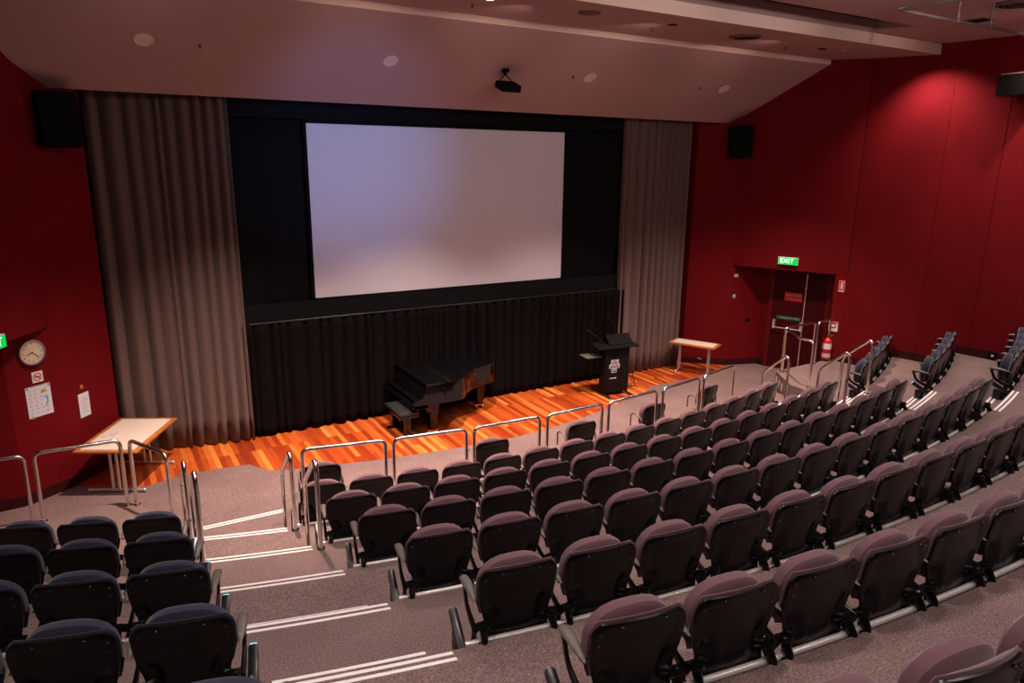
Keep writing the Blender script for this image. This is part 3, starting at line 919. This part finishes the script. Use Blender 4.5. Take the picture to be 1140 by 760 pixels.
obj('underframe', bm, M['lect'], P, smooth=False)

Bn = empty('piano_bench', (4.46, 11.50, 0), 0, 'black padded piano bench at the keyboard end of the piano', 'bench')
bm = new()
def bench_pad(s, t):
    u, v = 2*s-1, 2*t-1; return Vector((u*.165, v*.38, .475+.028*(1-u**6)*(1-v**8)))
grid(bm, bench_pad, 10, 16); 
V0 = grid(bm, lambda s, t: Vector(((2*s-1)*.165, (2*t-1)*.38, .44)), 10, 16)
bmesh.ops.bridge_loops(bm, edges=[e for e in bm.edges if e.is_boundary])
obj('cushion', bm, M['leather'], Bn)
bm = new(); box(bm, (0, 0, .415), (.34, .78, .05), bev=.008); obj('bench_frame', bm, M['piano'], Bn)
for s in (-1, 1):
    bm = new(); box(bm, (0, s*.30, .22), (.12, .055, .36), bev=.006); box(bm, (0, s*.30, .022), (.32, .065, .04), bev=.008)
    obj('leg', bm, M['piano'], Bn)

# ------------------------------------------------------------------ lectern
Lz = -.10
L = empty('lectern', (9.29, 11.53, 0), Lz, 'black lectern with white printed logo, microphone and side shelf', 'lectern')
bm = new(); box(bm, (0, -.06, .555), (.60, .22, .97), bev=.012); obj('cabinet', bm, M['lect'], L)
bm = new(); box(bm, (0, -.172, .55), (.54, .008, .92), bev=.003); obj('front_panel', bm, M['lect'], L)
bm = new()
for s in (-1, 1):
    sweep(bm, [(s*.27, -.36, .028), (s*.27, -.1, .05), (s*.27, .36, .028)], .020, 8)
    for q in (-.36, .36): ell(bm, (s*.27, q, .020), (.028, .028, .020))
box(bm, (0, .0, .045), (.54, .05, .03))
obj('base', bm, M['blackmet'], L)
bm = new(); box(bm, (0, -.02, 1.075), (.98, .46, .026), RX(.10), bev=.008); top = obj('top_board', bm, M['lect'], L)
bm = new()
prof = [(-.10, 1.09), (.16, 1.09), (.10, 1.27), (.075, 1.27)]
a = [bm.verts.new((-.16, y, z)) for y, z in prof]; b = [bm.verts.new((.42, y, z)) for y, z in prof]
bm.faces.new(a); bm.faces.new(b[::-1])
for i in range(4): bm.faces.new((a[i], a[(i+1) % 4], b[(i+1) % 4], b[i]))
obj('monitor', bm, M['darkgrey'], L, smooth=False)
bm = new(); sweep(bm, fillet([(-.22, .05, 1.09), (-.26, .05, 1.16), (-.40, .10, 1.28), (-.56, .16, 1.40)], .1, 5), .007, 8); mic = obj('microphone_stem', bm, M['blackmet'], L)
bm = new(); ell(bm, (-.57, .165, 1.41), (.022, .018, .016)); obj('microphone', bm, M['darkgrey'], mic)
bm = new(); sweep(bm, fillet([(.12, .12, 1.25), (.10, .14, 1.40), (.02, .16, 1.56), (-.05, .17, 1.62)], .1, 5), .006, 8); mic = obj('microphone_stem', bm, M['blackmet'], L)
bm = new(); ell(bm, (-.055, .17, 1.625), (.018, .016, .014)); obj('microphone', bm, M['darkgrey'], mic)
bm = new(); box(bm, (-.50, .10, .845), (.36, .32, .020), bev=.004); sh = obj('side_shelf', bm, M['armpad'], L)
bm = new(); box(bm, (-.42, .10, .80), (.22, .04, .07)); obj('shelf_bracket', bm, M['blackmet'], sh)
# printed block logo: three staggered outlined blocks with a zigzag inside
bm = new(); yf = -.1785
def bar(x0, z0, x1, z1, w=.006):
    d = Vector((x1-x0, 0, z1-z0)); an = math.atan2(d.z, d.x)
    box(bm, ((x0+x1)/2, yf, (z0+z1)/2), (d.length+w, .003, w), RY(-an))
def blk(x0, x1, z0, z1, n):
    for a_ in ((x0, z0, x1, z0), (x0, z1, x1, z1), (x0, z0, x0, z1), (x1, z0, x1, z1)): bar(*a_)
    k = (x1-x0)/n
    for i in range(n):
        xa = x0+i*k
        bar(xa+k*.25, z0+.018, xa+k*.25, z1-.018, .008); bar(xa+k*.25, z1-.018, xa+k*.8, z1-.018, .008)
        bar(xa+k*.25, (z0+z1)/2, xa+k*.8, (z0+z1)/2, .007); bar(xa+k*.8, z0+.02, xa+k*.8, z1-.018, .008)
blk(-.155, .025, .695, .780, 2); blk(-.195, .055, .605, .690, 3); blk(-.135, -.015, .510, .600, 1)
bar(-.170, .385, -.02, .385, .014)
obj('printed_logo', bm, M['white'], L, smooth=False)
bm = new(); text_bm(bm, 'lecture theatre', .03, Matrix.Translation((0, yf, .455)) @ RX(PI/2)) if False else None
bm.free()
# folded stand leaning behind the lectern on the right
bm = new()
sweep(bm, fillet([(9.72, 11.72, .02), (9.78, 11.74, .42), (9.95, 11.70, .40), (10.02, 11.62, .03)], .08, 5), .010, 8)
for i in range(5): sweep(bm, [(9.80+.03*i, 11.60, .34-.065*i), (9.98+.03*i, 11.80, .32-.065*i)], .006, 6)
sweep(bm, [(9.95+.10*math.cos(i*.5), 11.60+.10*math.sin(i*.5), .008) for i in range(13)], .006, 6)
tag(obj('folded_stand', bm, M['blackmet']), 'small black wire stand with loose cable beside the lectern base', 'stand')

# ------------------------------------------------------------------ loudspeakers, projector, camera
def hung_speaker(loc, rz, s, label, m='black'):
    t = empty('wall_loudspeaker', loc, rz, label, 'loudspeaker')
    w, d, h = s
    bm = new(); box(bm, (0, 0, 0), (w, d, h), RX(-.10), bev=.015); obj('cabinet', bm, M[m], t)
    bm = new(); box(bm, (0, -d/2-.006, 0), (w*.90, .012, h*.93), Matrix.Identity(4), bev=.004)
    bmesh.ops.rotate(bm, verts=bm.verts[:], cent=(0, 0, 0), matrix=Matrix.Rotation(-.10, 3, 'X')); obj('grille', bm, M['darkgrey'], t)
    bm = new(); box(bm, (0, d/2+.07, .05), (.08, .20, .10)); box(bm, (0, d/2+.15, .05), (.22, .02, .22)); obj('bracket', bm, M['blackmet'], t)
    return t
hung_speaker((-.24, 12.02, 5.28), .35, (.50, .32, .72), 'black box loudspeaker hung left of the left taupe curtain')
hung_speaker((12.90, 11.84, 5.30), -.62, (.50, .32, .68), 'black box loudspeaker hung right of the right taupe curtain')
t = empty('corner_loudspeaker', (14.42, 7.0, 6.22), 0, 'black loudspeaker high on the right wall at the picture edge', 'loudspeaker')
bm = new(); box(bm, (0, 0, 0), (.34, .52, .36), RZ(-.15), bev=.01); obj('cabinet', bm, M['blackmet'], t)
bm = new(); box(bm, (-.03, -.02, .185), (.30, .46, .02), RZ(-.15)); obj('top_bracket', bm, M['galv'], t)
bm = new(); box(bm, (.22, -.05, 0), (.20, .06, .10), RZ(-.15)); obj('wall_arm', bm, M['blackmet'], t)

def zslope(y): return 5.71+(12.22-y)*(6.86-5.71)/(12.22-10.45)
t = empty('ceiling_camera', (6.44, 11.28, zslope(11.28)), 0, 'small black box on a bracket hanging from the sloped ceiling', 'projector')
bm = new(); lathe(bm, [(0, .02), (.07, .02), (.07, -.03), (.03, -.05), (.03, -.09), (0, -.09)], (0, 0, 0), 16); obj('ceiling_mount', bm, M['black'], t)
bm = new()
for s in (-1, 1): sweep(bm, [(0, 0, -.07), (s*.10, -.02, -.16), (s*.16, -.03, -.27)], .010, 6)
obj('bracket', bm, M['black'], t)
bm = new(); box(bm, (.03, -.05, -.27), (.36, .30, .12), RX(.35), bev=.012); obj('housing', bm, M['black'], t)

def slope_m(x, y):
    return Matrix.Translation((x, y, zslope(y))) @ RX(-math.atan2(6.86-5.71, 12.22-10.45)) @ RX(PI)
def disc(x, y, label, r=.125):
    t = empty('ceiling_speaker', (x, y, zslope(y)), 0, label, 'ceiling speaker', 'round speakers in the sloped ceiling')
    q = RX(-math.atan2(6.86-5.71, 12.22-10.45)) @ RX(PI)
    bm = new(); lathe(bm, [(r, -.01), (r, .008), (r*.90, .012), (r*.88, .006), (0, .010)], (0, 0, 0), 28, q)
    obj('grille', bm, M['pale'], t)
for x, l in ((.89, 'pale round ceiling speaker above the left taupe curtain'), (4.37, 'pale round ceiling speaker above the left part of the screen'),
             (8.24, 'pale round ceiling speaker above the right edge of the screen'), (11.68, 'pale round ceiling speaker above the right taupe curtain')):
    disc(x, 11.29, l)
def sprinkler(x, y, z, l, slope=False):
    bm = new(); lathe(bm, [(.026, 0), (.026, -.006), (.012, -.01), (.010, -.035), (.022, -.04), (.022, -.045), (0, -.05)], (x, y, z), 12)
    tag(obj('sprinkler', bm, M['slot'], None), l, 'sprinkler', 'ceiling sprinklers')
sprinkler(1.59, 11.30, zslope(11.30)+.005, 'small sprinkler head right of the leftmost round ceiling speaker')
sprinkler(7.87, 11.29, zslope(11.29)+.005, 'small sprinkler head between the ceiling box and the third round speaker')
sprinkler(11.0, 11.30, zslope(11.30)+.005, 'small sprinkler head left of the rightmost round speaker')
def zs2(y): return 6.90+(y-8.53)*(.055/1.94)
sprinkler(4.97, 9.65, zs2(9.65), 'small sprinkler head beside the lit downlight')
sprinkler(8.25, 9.64, zs2(9.64), 'small sprinkler head left of the unlit downlight')
sprinkler(11.59, 9.75, zs2(9.7), 'small sprinkler head right of the round air diffuser')
def downlight(x, y, z, l, lit, r=.07):
    t = empty('downlight', (x, y, z), 0, l, 'downlight', 'recessed ceiling downlights')
    bm = new(); lathe(bm, [(r, .004), (r*1.25, -.004), (r*1.25, -.008), (r, -.008), (r*.95, .0)], (0, 0, 0), 24); obj('trim_ring', bm, M['fascia'] if lit else M['slot'], t)
    bm = new(); lathe(bm, [(0, -.003), (r*.97, -.003), (r*.97, .001), (0, .001)], (0, 0, 0), 24); obj('lens', bm, M['lamp'] if lit else M['black'], t)
downlight(4.98, 9.16, zs2(9.16)-.002, 'bright lit downlight in the flat ceiling strip at the top edge', True, .06)
downlight(8.25, 9.16, zs2(9.16)-.002, 'dark unlit downlight left of the round air diffuser', False)
downlight(12.25, 9.45, zs2(9.45)-.002, 'dark unlit downlight right of the round air diffuser', False)
bm = new(); lathe(bm, [(.05, .002), (.05, -.006), (0, -.008)], (12.75, 9.35, zs2(9.35)), 16)
tag(obj('smoke_detector', bm, M['white']), 'tiny white detector near the right end of the ceiling strip', 'detector')
t = empty('access_panel', (6.62, 9.14, zs2(9.14)), 0, 'flat brown round plate in the ceiling strip, left of the sprinkler', 'ceiling plate')
bm = new(); lathe(bm, [(.17, .002), (.17, -.012), (.15, -.016), (0, -.018)], (0, 0, 0), 28); obj('plate', bm, M['slot'], t)
def diffuser(x, y, z, r, l):
    t = empty('air_diffuser', (x, y, z), 0, l, 'air diffuser', 'round air diffusers')
    bm = new(); lathe(bm, [(r, .002), (r, -.008), (r*.92, -.014), (r*.80, -.006), (r*.78, .002)], (0, 0, 0), 36); obj('outer_ring', bm, M['ceil'], t)
    for i, q in enumerate((.70, .52, .34)):
        bm = new(); lathe(bm, [(r*q, -.004), (r*q*.86, -.030), (r*q*.82, -.028), (r*q*.95, -.002)], (0, 0, 0), 32); obj('cone', bm, M['slot'], t)
    bm = new(); lathe(bm, [(0, -.0035), (r*.78, -.0035), (r*.78, .002), (0, .002)], (0, 0, 0), 32); obj('throat', bm, M['black'], t)
diffuser(10.02, 9.27, zs2(9.27), .36, 'round air diffuser with dark throat in the ceiling strip')
diffuser(11.9, 5.95, 7.10, .42, 'round air diffuser cut by the top right corner')
t = empty('ceiling_vent', (12.71, 6.91, 7.10), 0, 'small dark square vent near the hanging pipe frame', 'vent')
bm = new(); box(bm, (0, 0, -.006), (.36, .36, .014)); obj('vent_frame', bm, M['slot'], t)
bm = new(); box(bm, (0, 0, -.008), (.28, .28, .014)); obj('vent_grille', bm, M['black'], t)
# hanging pipe frame
t = empty('lighting_frame', (9.3, 6.08, 7.10), 0, 'hanging steel pipe frame at the top right', 'lighting frame')
bm = new(); sweep(bm, fillet([(0, -3.0, -.35), (0, 0, -.35), (5.3, 0, -.35)], .04, 3), .022, 10); obj('pipe', bm, M['pipe'], t)
for x in (1.35, 2.20, 3.2, 4.4):
    bm = new(); cyl(bm, (x, 0, -.35), (x, 0, 0), .017, 10); ell(bm, (x, 0, -.35), (.032, .032, .032)); obj('hanger', bm, M['pipe'], t)
for x in (.25, 1.0):
    bm = new(); cyl(bm, (x, -1.4, -.35), (x, -1.4, 0), .014, 8) ; bm.free()

# ------------------------------------------------------------------ door and its signs
dn = Vector((-(10.19-11.50), (14.53-13.96), 0)); dn = Vector((-.92, -.395, 0)).normalized()   # door wall normal, into the room
dd = Vector((.395, -.92, 0)).normalized()                                                     # along the door wall
D0 = Vector((13.96, 11.50, 0))
def dw(t, z, out=0): return D0+dd*t-Vector((-dn.x, -dn.y, 0))*out*1.0+Vector((0, 0, z))
def dbox(bm, t0, t1, z0, z1, o0, o1, bev=0):
    c_ = D0+dd*((t0+t1)/2)+dn*((o0+o1)/2)+Vector((0, 0, (z0+z1)/2))
    box(bm, c_, (t1-t0, o1-o0, z1-z0), RZ(math.atan2(dd.y, dd.x)), bev=bev)
bm = new()
dbox(bm, .02, .12, 0, HZ, 0, .06); dbox(bm, 1.32, 1.42, 0, HZ, 0, .06); dbox(bm, .02, 1.42, HZ-.09, HZ, 0, .06)
fr = struct('door_1', bm, M['frame'])
for i, (a, b) in enumerate(((.125, .895), (.90, 1.315))):
    bm = new(); dbox(bm, a, b, .01, HZ-.10, .005, .045, bev=.003); lf = obj('door_leaf', bm, M['door'], fr, smooth=False)
bm = new()
dbox(bm, .84, .858, .05, HZ-.12, .05, .068); dbox(bm, .83, .868, 1.0, 1.12, .045, .09); dbox(bm, .835, .863, 2.0, 2.04, .045, .08); dbox(bm, .835, .863, .28, .32, .045, .08)
obj('bolt_rod', bm, M['galv'], fr, smooth=False)
bm = new()
p = dw(.19, 1.02)+dn*.13; q = dw(.84, 1.02)+dn*.13
cyl(bm, p, q, .014, 10); dbox(bm, .17, .23, .98, 1.20, .045, .12, bev=.008); dbox(bm, .80, .87, .98, 1.20, .045, .12, bev=.008)
obj('push_bar', bm, M['galv'], fr)

def sign(name, mt, w, h, m, label, cat, items, th=.006):
    t = empty(name, mt.translation, 0, label, cat)
    inv = Matrix.Translation(-mt.translation)
    bm = new(); box(bm, (0, 0, th/2), (w, h, th)); bmesh.ops.transform(bm, matrix=inv @ mt, verts=bm.verts[:]); obj('sign_plate', bm, m, t, smooth=False)
    for nm, mm, fn in items:
        bm = new(); fn(bm); bmesh.ops.transform(bm, matrix=inv @ mt, verts=bm.verts[:]); obj(nm, bm, mm, t, smooth=False)
    return t
def flat(bm, x, y, w, h, z, d=.002, rot=0): box(bm, (x, y, z), (w, h, d), RZ(rot))
def txt(s, size, x, y, z): return lambda bm: text_bm(bm, s, size, Matrix.Translation((x, y, z)))
def ringm(bm, x, y, r, w, z, n=24):
    for i in range(n):
        a = 2*PI*i/n; flat(bm, x+r*math.cos(a), y+r*math.sin(a), w, 2*PI*r/n*1.1, z, rot=a)
dm = lambda t, z, o: wallframe(D0+dd*t+dn*o+Vector((0, 0, z)), (dn.x, dn.y))
sign('door_sign', dm(.58, 1.78, .048), .40, .20, M['red'], 'red sign with white lettering on the exit door', 'sign', [
    ('lettering', M['pale'], lambda bm: (text_bm(bm, 'FIRE DOOR', .068, Matrix.Translation((0, .035, .008))), text_bm(bm, 'DO NOT OBSTRUCT', .036, Matrix.Translation((0, -.045, .008)))))])
sign('door_sign', dm(.52, 1.26, .048), .56, .085, M['green'], 'long green push bar sign above the push bar of the exit door', 'sign', [
    ('lettering', M['pale'], lambda bm: text_bm(bm, 'PUSH BAR TO OPEN', .048, Matrix.Translation((.02, 0, .008))))])
# exit signs: lit green boxes on the headers
hn = Vector((-.907, -.42)); hd = Vector((.42, -.907))
def exit_sign(p, n, label, ):
    mt = wallframe(p, n)
    t = empty('exit_sign', mt.translation, 0, label, 'exit sign'); inv = Matrix.Translation(-mt.translation)
    def add(nm, m, fn, par=None):
        bm = new(); fn(bm); bmesh.ops.transform(bm, matrix=inv @ mt, verts=bm.verts[:]); return obj(nm, bm, m, t, smooth=False)
    add('housing', M['white'], lambda bm: box(bm, (0, 0, .03), (.44, .17, .06), bev=.004))
    add('green_panel', M['exitg'], lambda bm: box(bm, (0, -.003, .063), (.425, .155, .008)))
    add('lettering', M['exitw'], lambda bm: text_bm(bm, 'EXIT', .150, Matrix.Translation((-.02, 0, .070))))
    return t
p = Vector((13.67, 10.82, 2.68)); 
exit_sign(p, (-.907, -.42), 'green lit EXIT sign above the right door')
exit_sign(Vector((-1.245, 10.64, 2.53)), (.892, -.452), 'green lit exit sign cut by the left picture edge')
pn = Vector((-.9, .46)).normalized()   # panel between door wall and main wall, facing the room
pa, pb = Vector((14.115, 9.895, 0)), Vector((14.22, 9.68, 0))
pd = (pb-pa).normalized(); pnn = Vector((pd.y, -pd.x, 0)); 
if pnn.x > 0: pnn = -pnn
pm = lambda t, z: wallframe(pa+pd*t+pnn*.004+Vector((0, 0, z)), (pnn.x, pnn.y))
def ext_icon(bm):
    flat(bm, 0, .0, .035, .12, .009); flat(bm, 0, .075, .018, .04, .009); flat(bm, .02, .09, .04, .01, .009)
def frame_icon(bm):
    for s in (-1, 1): flat(bm, s*.054, 0, .010, .25, .009)
    flat(bm, 0, -.110, .11, .03, .009); flat(bm, 0, .120, .11, .012, .009)
sign('extinguisher_sign', pm(.155, 2.22), .125, .26, M['red'], 'red and white extinguisher symbol sign high beside the exit door', 'sign', [('symbol', M['white'], ext_icon), ('border', M['pale'], frame_icon)])
def label_red(bm):
    flat(bm, 0, .092, .18, .03, .009); ringm(bm, 0, .02, .05, .022, .009, 16)
    flat(bm, 0, -.02, .12, .02, .009)
sign('extinguisher_label', pm(.085, 1.30), .19, .22, M['white'], 'white and red instruction sign just above the fire extinguisher', 'sign', [('symbol', M['red'], label_red)])
# extinguisher
ep = pa+pd*.02+pnn*.11
t = empty('fire_extinguisher', (ep.x, ep.y, .55), 0, 'red fire extinguisher hung on the wall beside the exit door', 'fire extinguisher')
bm = new(); lathe(bm, [(0, 0), (.085, 0), (.095, .012), (.095, .42), (.085, .455), (.05, .49), (.025, .50), (.025, .52), (0, .52)], (0, 0, 0), 24); cy = obj('cylinder', bm, M['red'], t)
bm = new(); lathe(bm, [(.0965, .25), (.0965, .38), (.0955, .38), (.0955, .25)], (0, 0, 0), 24); obj('label_band', bm, M['white'], cy)
bm = new(); lathe(bm, [(.0965, .06), (.0965, .15), (.0955, .15), (.0955, .06)], (0, 0, 0), 24); obj('label_band', bm, M['pale'], cy)
bm = new(); cyl(bm, (0, 0, .50), (0, 0, .56), .022, 10); box(bm, (.0, -.05, .575), (.02, .15, .014), RX(.2)); box(bm, (0, -.05, .545), (.02, .14, .012)); obj('valve', bm, M['brass'], t)
bm = new(); sweep(bm, fillet([(0, .0, .54), (.09, .0, .52), (.115, 0, .35), (.108, 0, .12)], .06, 5), .012, 8); obj('hose', bm, M['rubber'], t)

# plates and small things in the right recess
rs = Vector((13.94-13.12, 11.69-11.95, 0)).normalized(); rn = Vector((rs.y, -rs.x, 0)); rn = rn if rn.y < 0 else -rn
rm = lambda t, z: wallframe(Vector((13.12, 11.95, z))+rs*t+rn*.002, (rn.x, rn.y))
sign('wall_sensor', rm(.10, 2.22), .09, .07, M['pale'], 'small pale sensor high in the exit recess', 'sensor', [('lens', M['greyprint'], lambda bm: flat(bm, 0, -.01, .04, .02, .035))], .03)
sign('wall_switch', rm(.10, 1.72), .07, .09, M['greyprint'], 'small grey switch plate in the exit recess, below the sensor', 'switch', [('rocker', M['white'], lambda bm: flat(bm, -.01, .01, .025, .035, .018, .008))], .015)
sign('wall_socket', rm(.52, 1.12), .10, .08, M['black'], 'small black socket plate in the middle of the exit recess', 'socket', [('socket_hole', M['darkgrey'], lambda bm: flat(bm, 0, 0, .05, .04, .013, .004))], .012)
# skirting sockets
s1 = Vector((13.12-12.35, 11.95-12.62, 0)).normalized(); n1 = Vector((s1.y, -s1.x, 0)); n1 = n1 if n1.y < 0 else -n1
sign('floor_socket', wallframe(Vector((12.35, 12.62, .14))+s1*.42+n1*.024, (n1.x, n1.y)), .13, .08, M['black'], 'black power socket on the skirting under the small table', 'socket', [('plug', M['pale'], lambda bm: (flat(bm, -.03, 0, .03, .03, .02, .02), flat(bm, .03, -.01, .03, .03, .02, .02)))], .012)
q = on_rw(6.75)
sign('floor_socket', wallframe(Vector((q[0]-.024, q[1], T(3)+.10)), (-1, -.1)), .16, .10, M['black'], 'black power socket on the right wall skirting behind the navy seats', 'socket', [('plug', M['pale'], lambda bm: flat(bm, 0, -.01, .04, .04, .02, .02))], .012)

# stray spots of light on the landing riser, modelled as thin pale plates
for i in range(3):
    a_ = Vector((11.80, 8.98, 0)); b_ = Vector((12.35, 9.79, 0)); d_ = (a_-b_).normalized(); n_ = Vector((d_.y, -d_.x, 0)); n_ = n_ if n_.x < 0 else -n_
    sign('riser_light_spot', wallframe(b_+d_*(.10+.19*i)+n_*.003+Vector((0, 0, .34-.02*i)), (n_.x, n_.y)), .075, .17, M['pale'], 'pale modelled light spot on the side of the landing, %s from the stage' % ORD[i], 'light spot', [('light_spot_core', M['white'], lambda bm: flat(bm, 0, 0, .05, .12, .0045))], .003)

# ------------------------------------------------------------------ left wall: clock and notices
cs = Vector((-1.22+.66, 11.40-11.79, 0)).normalized(); cn = Vector((-cs.y, cs.x, 0)); cn = cn if cn.y < 0 else -cn
cm = lambda t, z, o=.002: wallframe(Vector((-.66, 11.79, z))+cs*t+cn*o, (cn.x, cn.y))
mt = cm(.315, 2.155)
t = empty('wall_clock', mt.translation, 0, 'round wall clock with silver rim and cream face above the no smoking sign', 'clock')
inv = Matrix.Translation(-mt.translation)
def add(nm, m, fn, par=t, smooth=True):
    bm = new(); fn(bm); bmesh.ops.transform(bm, matrix=inv @ mt, verts=bm.verts[:]); return obj(nm, bm, m, par, smooth=smooth)
R0_ = .185
add('rim', M['alu'], lambda bm: lathe(bm, [(R0_, 0), (R0_, .035), (R0_*.96, .052), (R0_*.86, .050), (R0_*.85, .03), (0, .03)], n=40))
add('face', M['clockface'], lambda bm: lathe(bm, [(R0_*.86, .031), (R0_*.86, .036), (0, .036)], n=40))
def ticks(bm):
    for h in range(12):
        a = PI/2-2*PI*h/12; r = R0_*.68
        text_bm(bm, str(12 if h == 0 else h), .038, Matrix.Translation((r*math.cos(a), r*math.sin(a), .038)))
add('numerals', M['black'], ticks, smooth=False)
def hand(a, l, w):
    return lambda bm: box(bm, (l*.42*math.cos(a), l*.42*math.sin(a), .041), (l*1.1, w, .002), RZ(a))
add('hour_hand', M['black'], hand(PI/2-2*PI*(8+22/60)/12, .085, .010), smooth=False)
add('minute_hand', M['black'], hand(PI/2-2*PI*22.5/60, .125, .007), smooth=False)
def nosmoke(bm):
    ringm(bm, 0, 0, .052, .012, .009); flat(bm, 0, 0, .105, .012, .0095, rot=-PI/4)
sign('no_smoking_sign', cm(.275, 1.79), .15, .155, M['white'], 'square white no smoking sign with red circle below the clock', 'sign', [('red_circle', M['red'], nosmoke), ('cigarette', M['black'], lambda bm: flat(bm, 0, .002, .07, .014, .008))])
def poster_grey(bm):
    for i in range(7):
        for j in range(4):
            flat(bm, -.125+.075*j+.01*(i % 2), .17-.055*i, .045, .006, .0045); flat(bm, -.125+.075*j+.01*(i % 2), .155-.055*i, .03, .004, .0045)
    flat(bm, 0, .215, .2, .010, .0045); flat(bm, -.15, .205, .035, .035, .0045); flat(bm, -.12, -.22, .06, .03, .0045); flat(bm, .155, .20, .04, .05, .0045)
sign('wall_poster', cm(.295, 1.445), .345, .45, M['paper'], 'white site map poster with small printed pictures below the no smoking sign', 'poster', [
    ('grey_print', M['greyprint'], poster_grey), ('green_print', M['greenprint'], lambda bm: (flat(bm, .075, .13, .06, .045, .0048), flat(bm, .055, .12, .03, .03, .0048))),
    ('blue_print', M['blueprint'], lambda bm: (flat(bm, .11, -.01, .022, .10, .0048, rot=.0), flat(bm, .09, -.075, .02, .07, .0048, rot=-.5), flat(bm, .09, .035, .05, .02, .0048))),
    ('orange_print', M['orange'], lambda bm: [flat(bm, .07+.022*(i % 4), -.16-.02*(i//4), .008, .008, .0048) for i in range(10)])], .003)
lf_ = Vector((-2.1+1.22, 11.30-11.40, 0)).normalized(); ln = Vector((-lf_.y, lf_.x, 0)); ln = ln if ln.y < 0 else -ln
for z, l in ((1.62, 'upper'), (1.36, 'lower')):
    sign('wall_notice', wallframe(Vector((-1.22, 11.40, z))+lf_*.42+ln*.003, (ln.x, ln.y)), .20, .22, M['paper'], '%s white notice in the left recess at the picture edge' % l, 'notice', [('print', M['greyprint'], lambda bm: [flat(bm, 0, .06-.03*i, .13, .006, .0045) for i in range(5)])], .003)
w1 = Vector((LW[0][0]-LW[1][0], LW[0][1]-LW[1][1], 0)).normalized(); wn = Vector((w1.y, -w1.x, 0)); wn = wn if wn.x > 0 else -wn
wm = lambda t, z: wallframe(Vector((*LW[1], z))+w1*t+wn*.003, (wn.x, wn.y))
sign('wall_notice', wm(.42, 1.15), .21, .37, M['paper'], 'white paper notice on the red wall above the left table', 'notice', [('print', M['greyprint'], lambda bm: [flat(bm, 0, .11-.032*i, .13 if i % 3 else .08, .006, .0045) for i in range(8)])], .003)
sign('light_switch', wm(.40, 1.44), .085, .085, M['brass'], 'small brass switch plate above the paper notice', 'switch', [('rocker', M['orange'], lambda bm: flat(bm, .0, 0, .03, .045, .012, .01))], .008)

# ------------------------------------------------------------------ light
def spot(loc, target, power, size=75, blend=.6, col=(1, .80, .64), rad=.07, name='spotlight'):
    l = bpy.data.lights.new(name, 'SPOT'); l.energy = power; l.spot_size = math.radians(size); l.spot_blend = blend; l.color = col; l.shadow_soft_size = rad
    o = bpy.data.objects.new(name, l); COL.objects.link(o); o.location = loc
    o.rotation_euler = (Vector(target)-Vector(loc)).to_track_quat('-Z', 'Y').to_euler(); return o
def area(loc, target, power, sx, sy, col=(1, .80, .64), name='ceiling_light'):
    l = bpy.data.lights.new(name, 'AREA'); l.energy = power; l.shape = 'RECTANGLE'; l.size = sx; l.size_y = sy; l.color = col
    o = bpy.data.objects.new(name, l); COL.objects.link(o); o.location = loc
    o.rotation_euler = (Vector(target)-Vector(loc)).to_track_quat('-Z', 'Y').to_euler(); return o
WARM = (1, .72, .62)
AUD = (1, .83, .79)
for x in (1.7, 4.98, 8.25, 11.4):
    spot((x, 9.16, 6.86), (x, 9.75, 0), {1.7: 3000, 4.98: 3300, 8.25: 2300, 11.4: 2000}[x], 82, 1., WARM)
area((6.2, 4.6, 6.85), (6.2, 12.4, 1.6), 110, 9, .3, AUD, 'stage_fill')  # unseen fill light, added to wash the screen and curtains
for x in (-.6, 2.8, 6.2, 9.6, 13.0):
    for y in (6.4, 3.2, -.2):
        spot((x, y, 7.05), (x, y, 0), 130 if (x < 0 and y > 6) else 300, 122, .9, AUD, .12)
for p, q in (((13.72, 8.40, 6.86), (14.60, 8.3, 4.4)), ((13.9, 6.3, 7.02), (14.80, 6.3, 4.4)), ((14.0, 4.5, 7.02), (14.9, 4.5, 4.4))):
    spot(p, q, 270, 112, .9, (1, .80, .72), .05, 'wall_washer')
for x in (.8, 3.5, 5.6, 8.0, 10.8):
    spot((x, 8.9, 6.60), (x, 10.45, 6.93), 14, 66, 1., WARM, .04, 'fascia_fill')  # added spots without fixtures, for the bright patches on the far fascia
for x in (7.4, 9.9, 12.6):
    spot((x, 4.6, 6.8), (x, 8.5, 6.99), 60, 40, 1., WARM, .04, 'fascia_fill')  # more added spots without fixtures, brightening the near fascia
area((6.2, 3.0, 6.0), (6.2, 11.5, 6.4), 6, 11, .4, (1, .80, .72), 'ceiling_fill')  # unseen fill, added to lift the sloped ceiling
spot((3.2, 5.6, 5.75), (4.0, 12.6, 4.95), 620, 40, 1., (.20, .42, 1), .05, 'projector_light')
w = bpy.data.worlds.new('world'); S.world = w; w.use_nodes = True
w.node_tree.nodes['Background'].inputs['Color'].default_value = (.5, .4, .4, 1); w.node_tree.nodes['Background'].inputs['Strength'].default_value = .02
S.view_settings.view_transform = 'Standard'; S.view_settings.look = 'None'; S.view_settings.gamma = 1; S.view_settings.exposure = 0
try: S.cycles.use_denoising = True
except Exception: pass
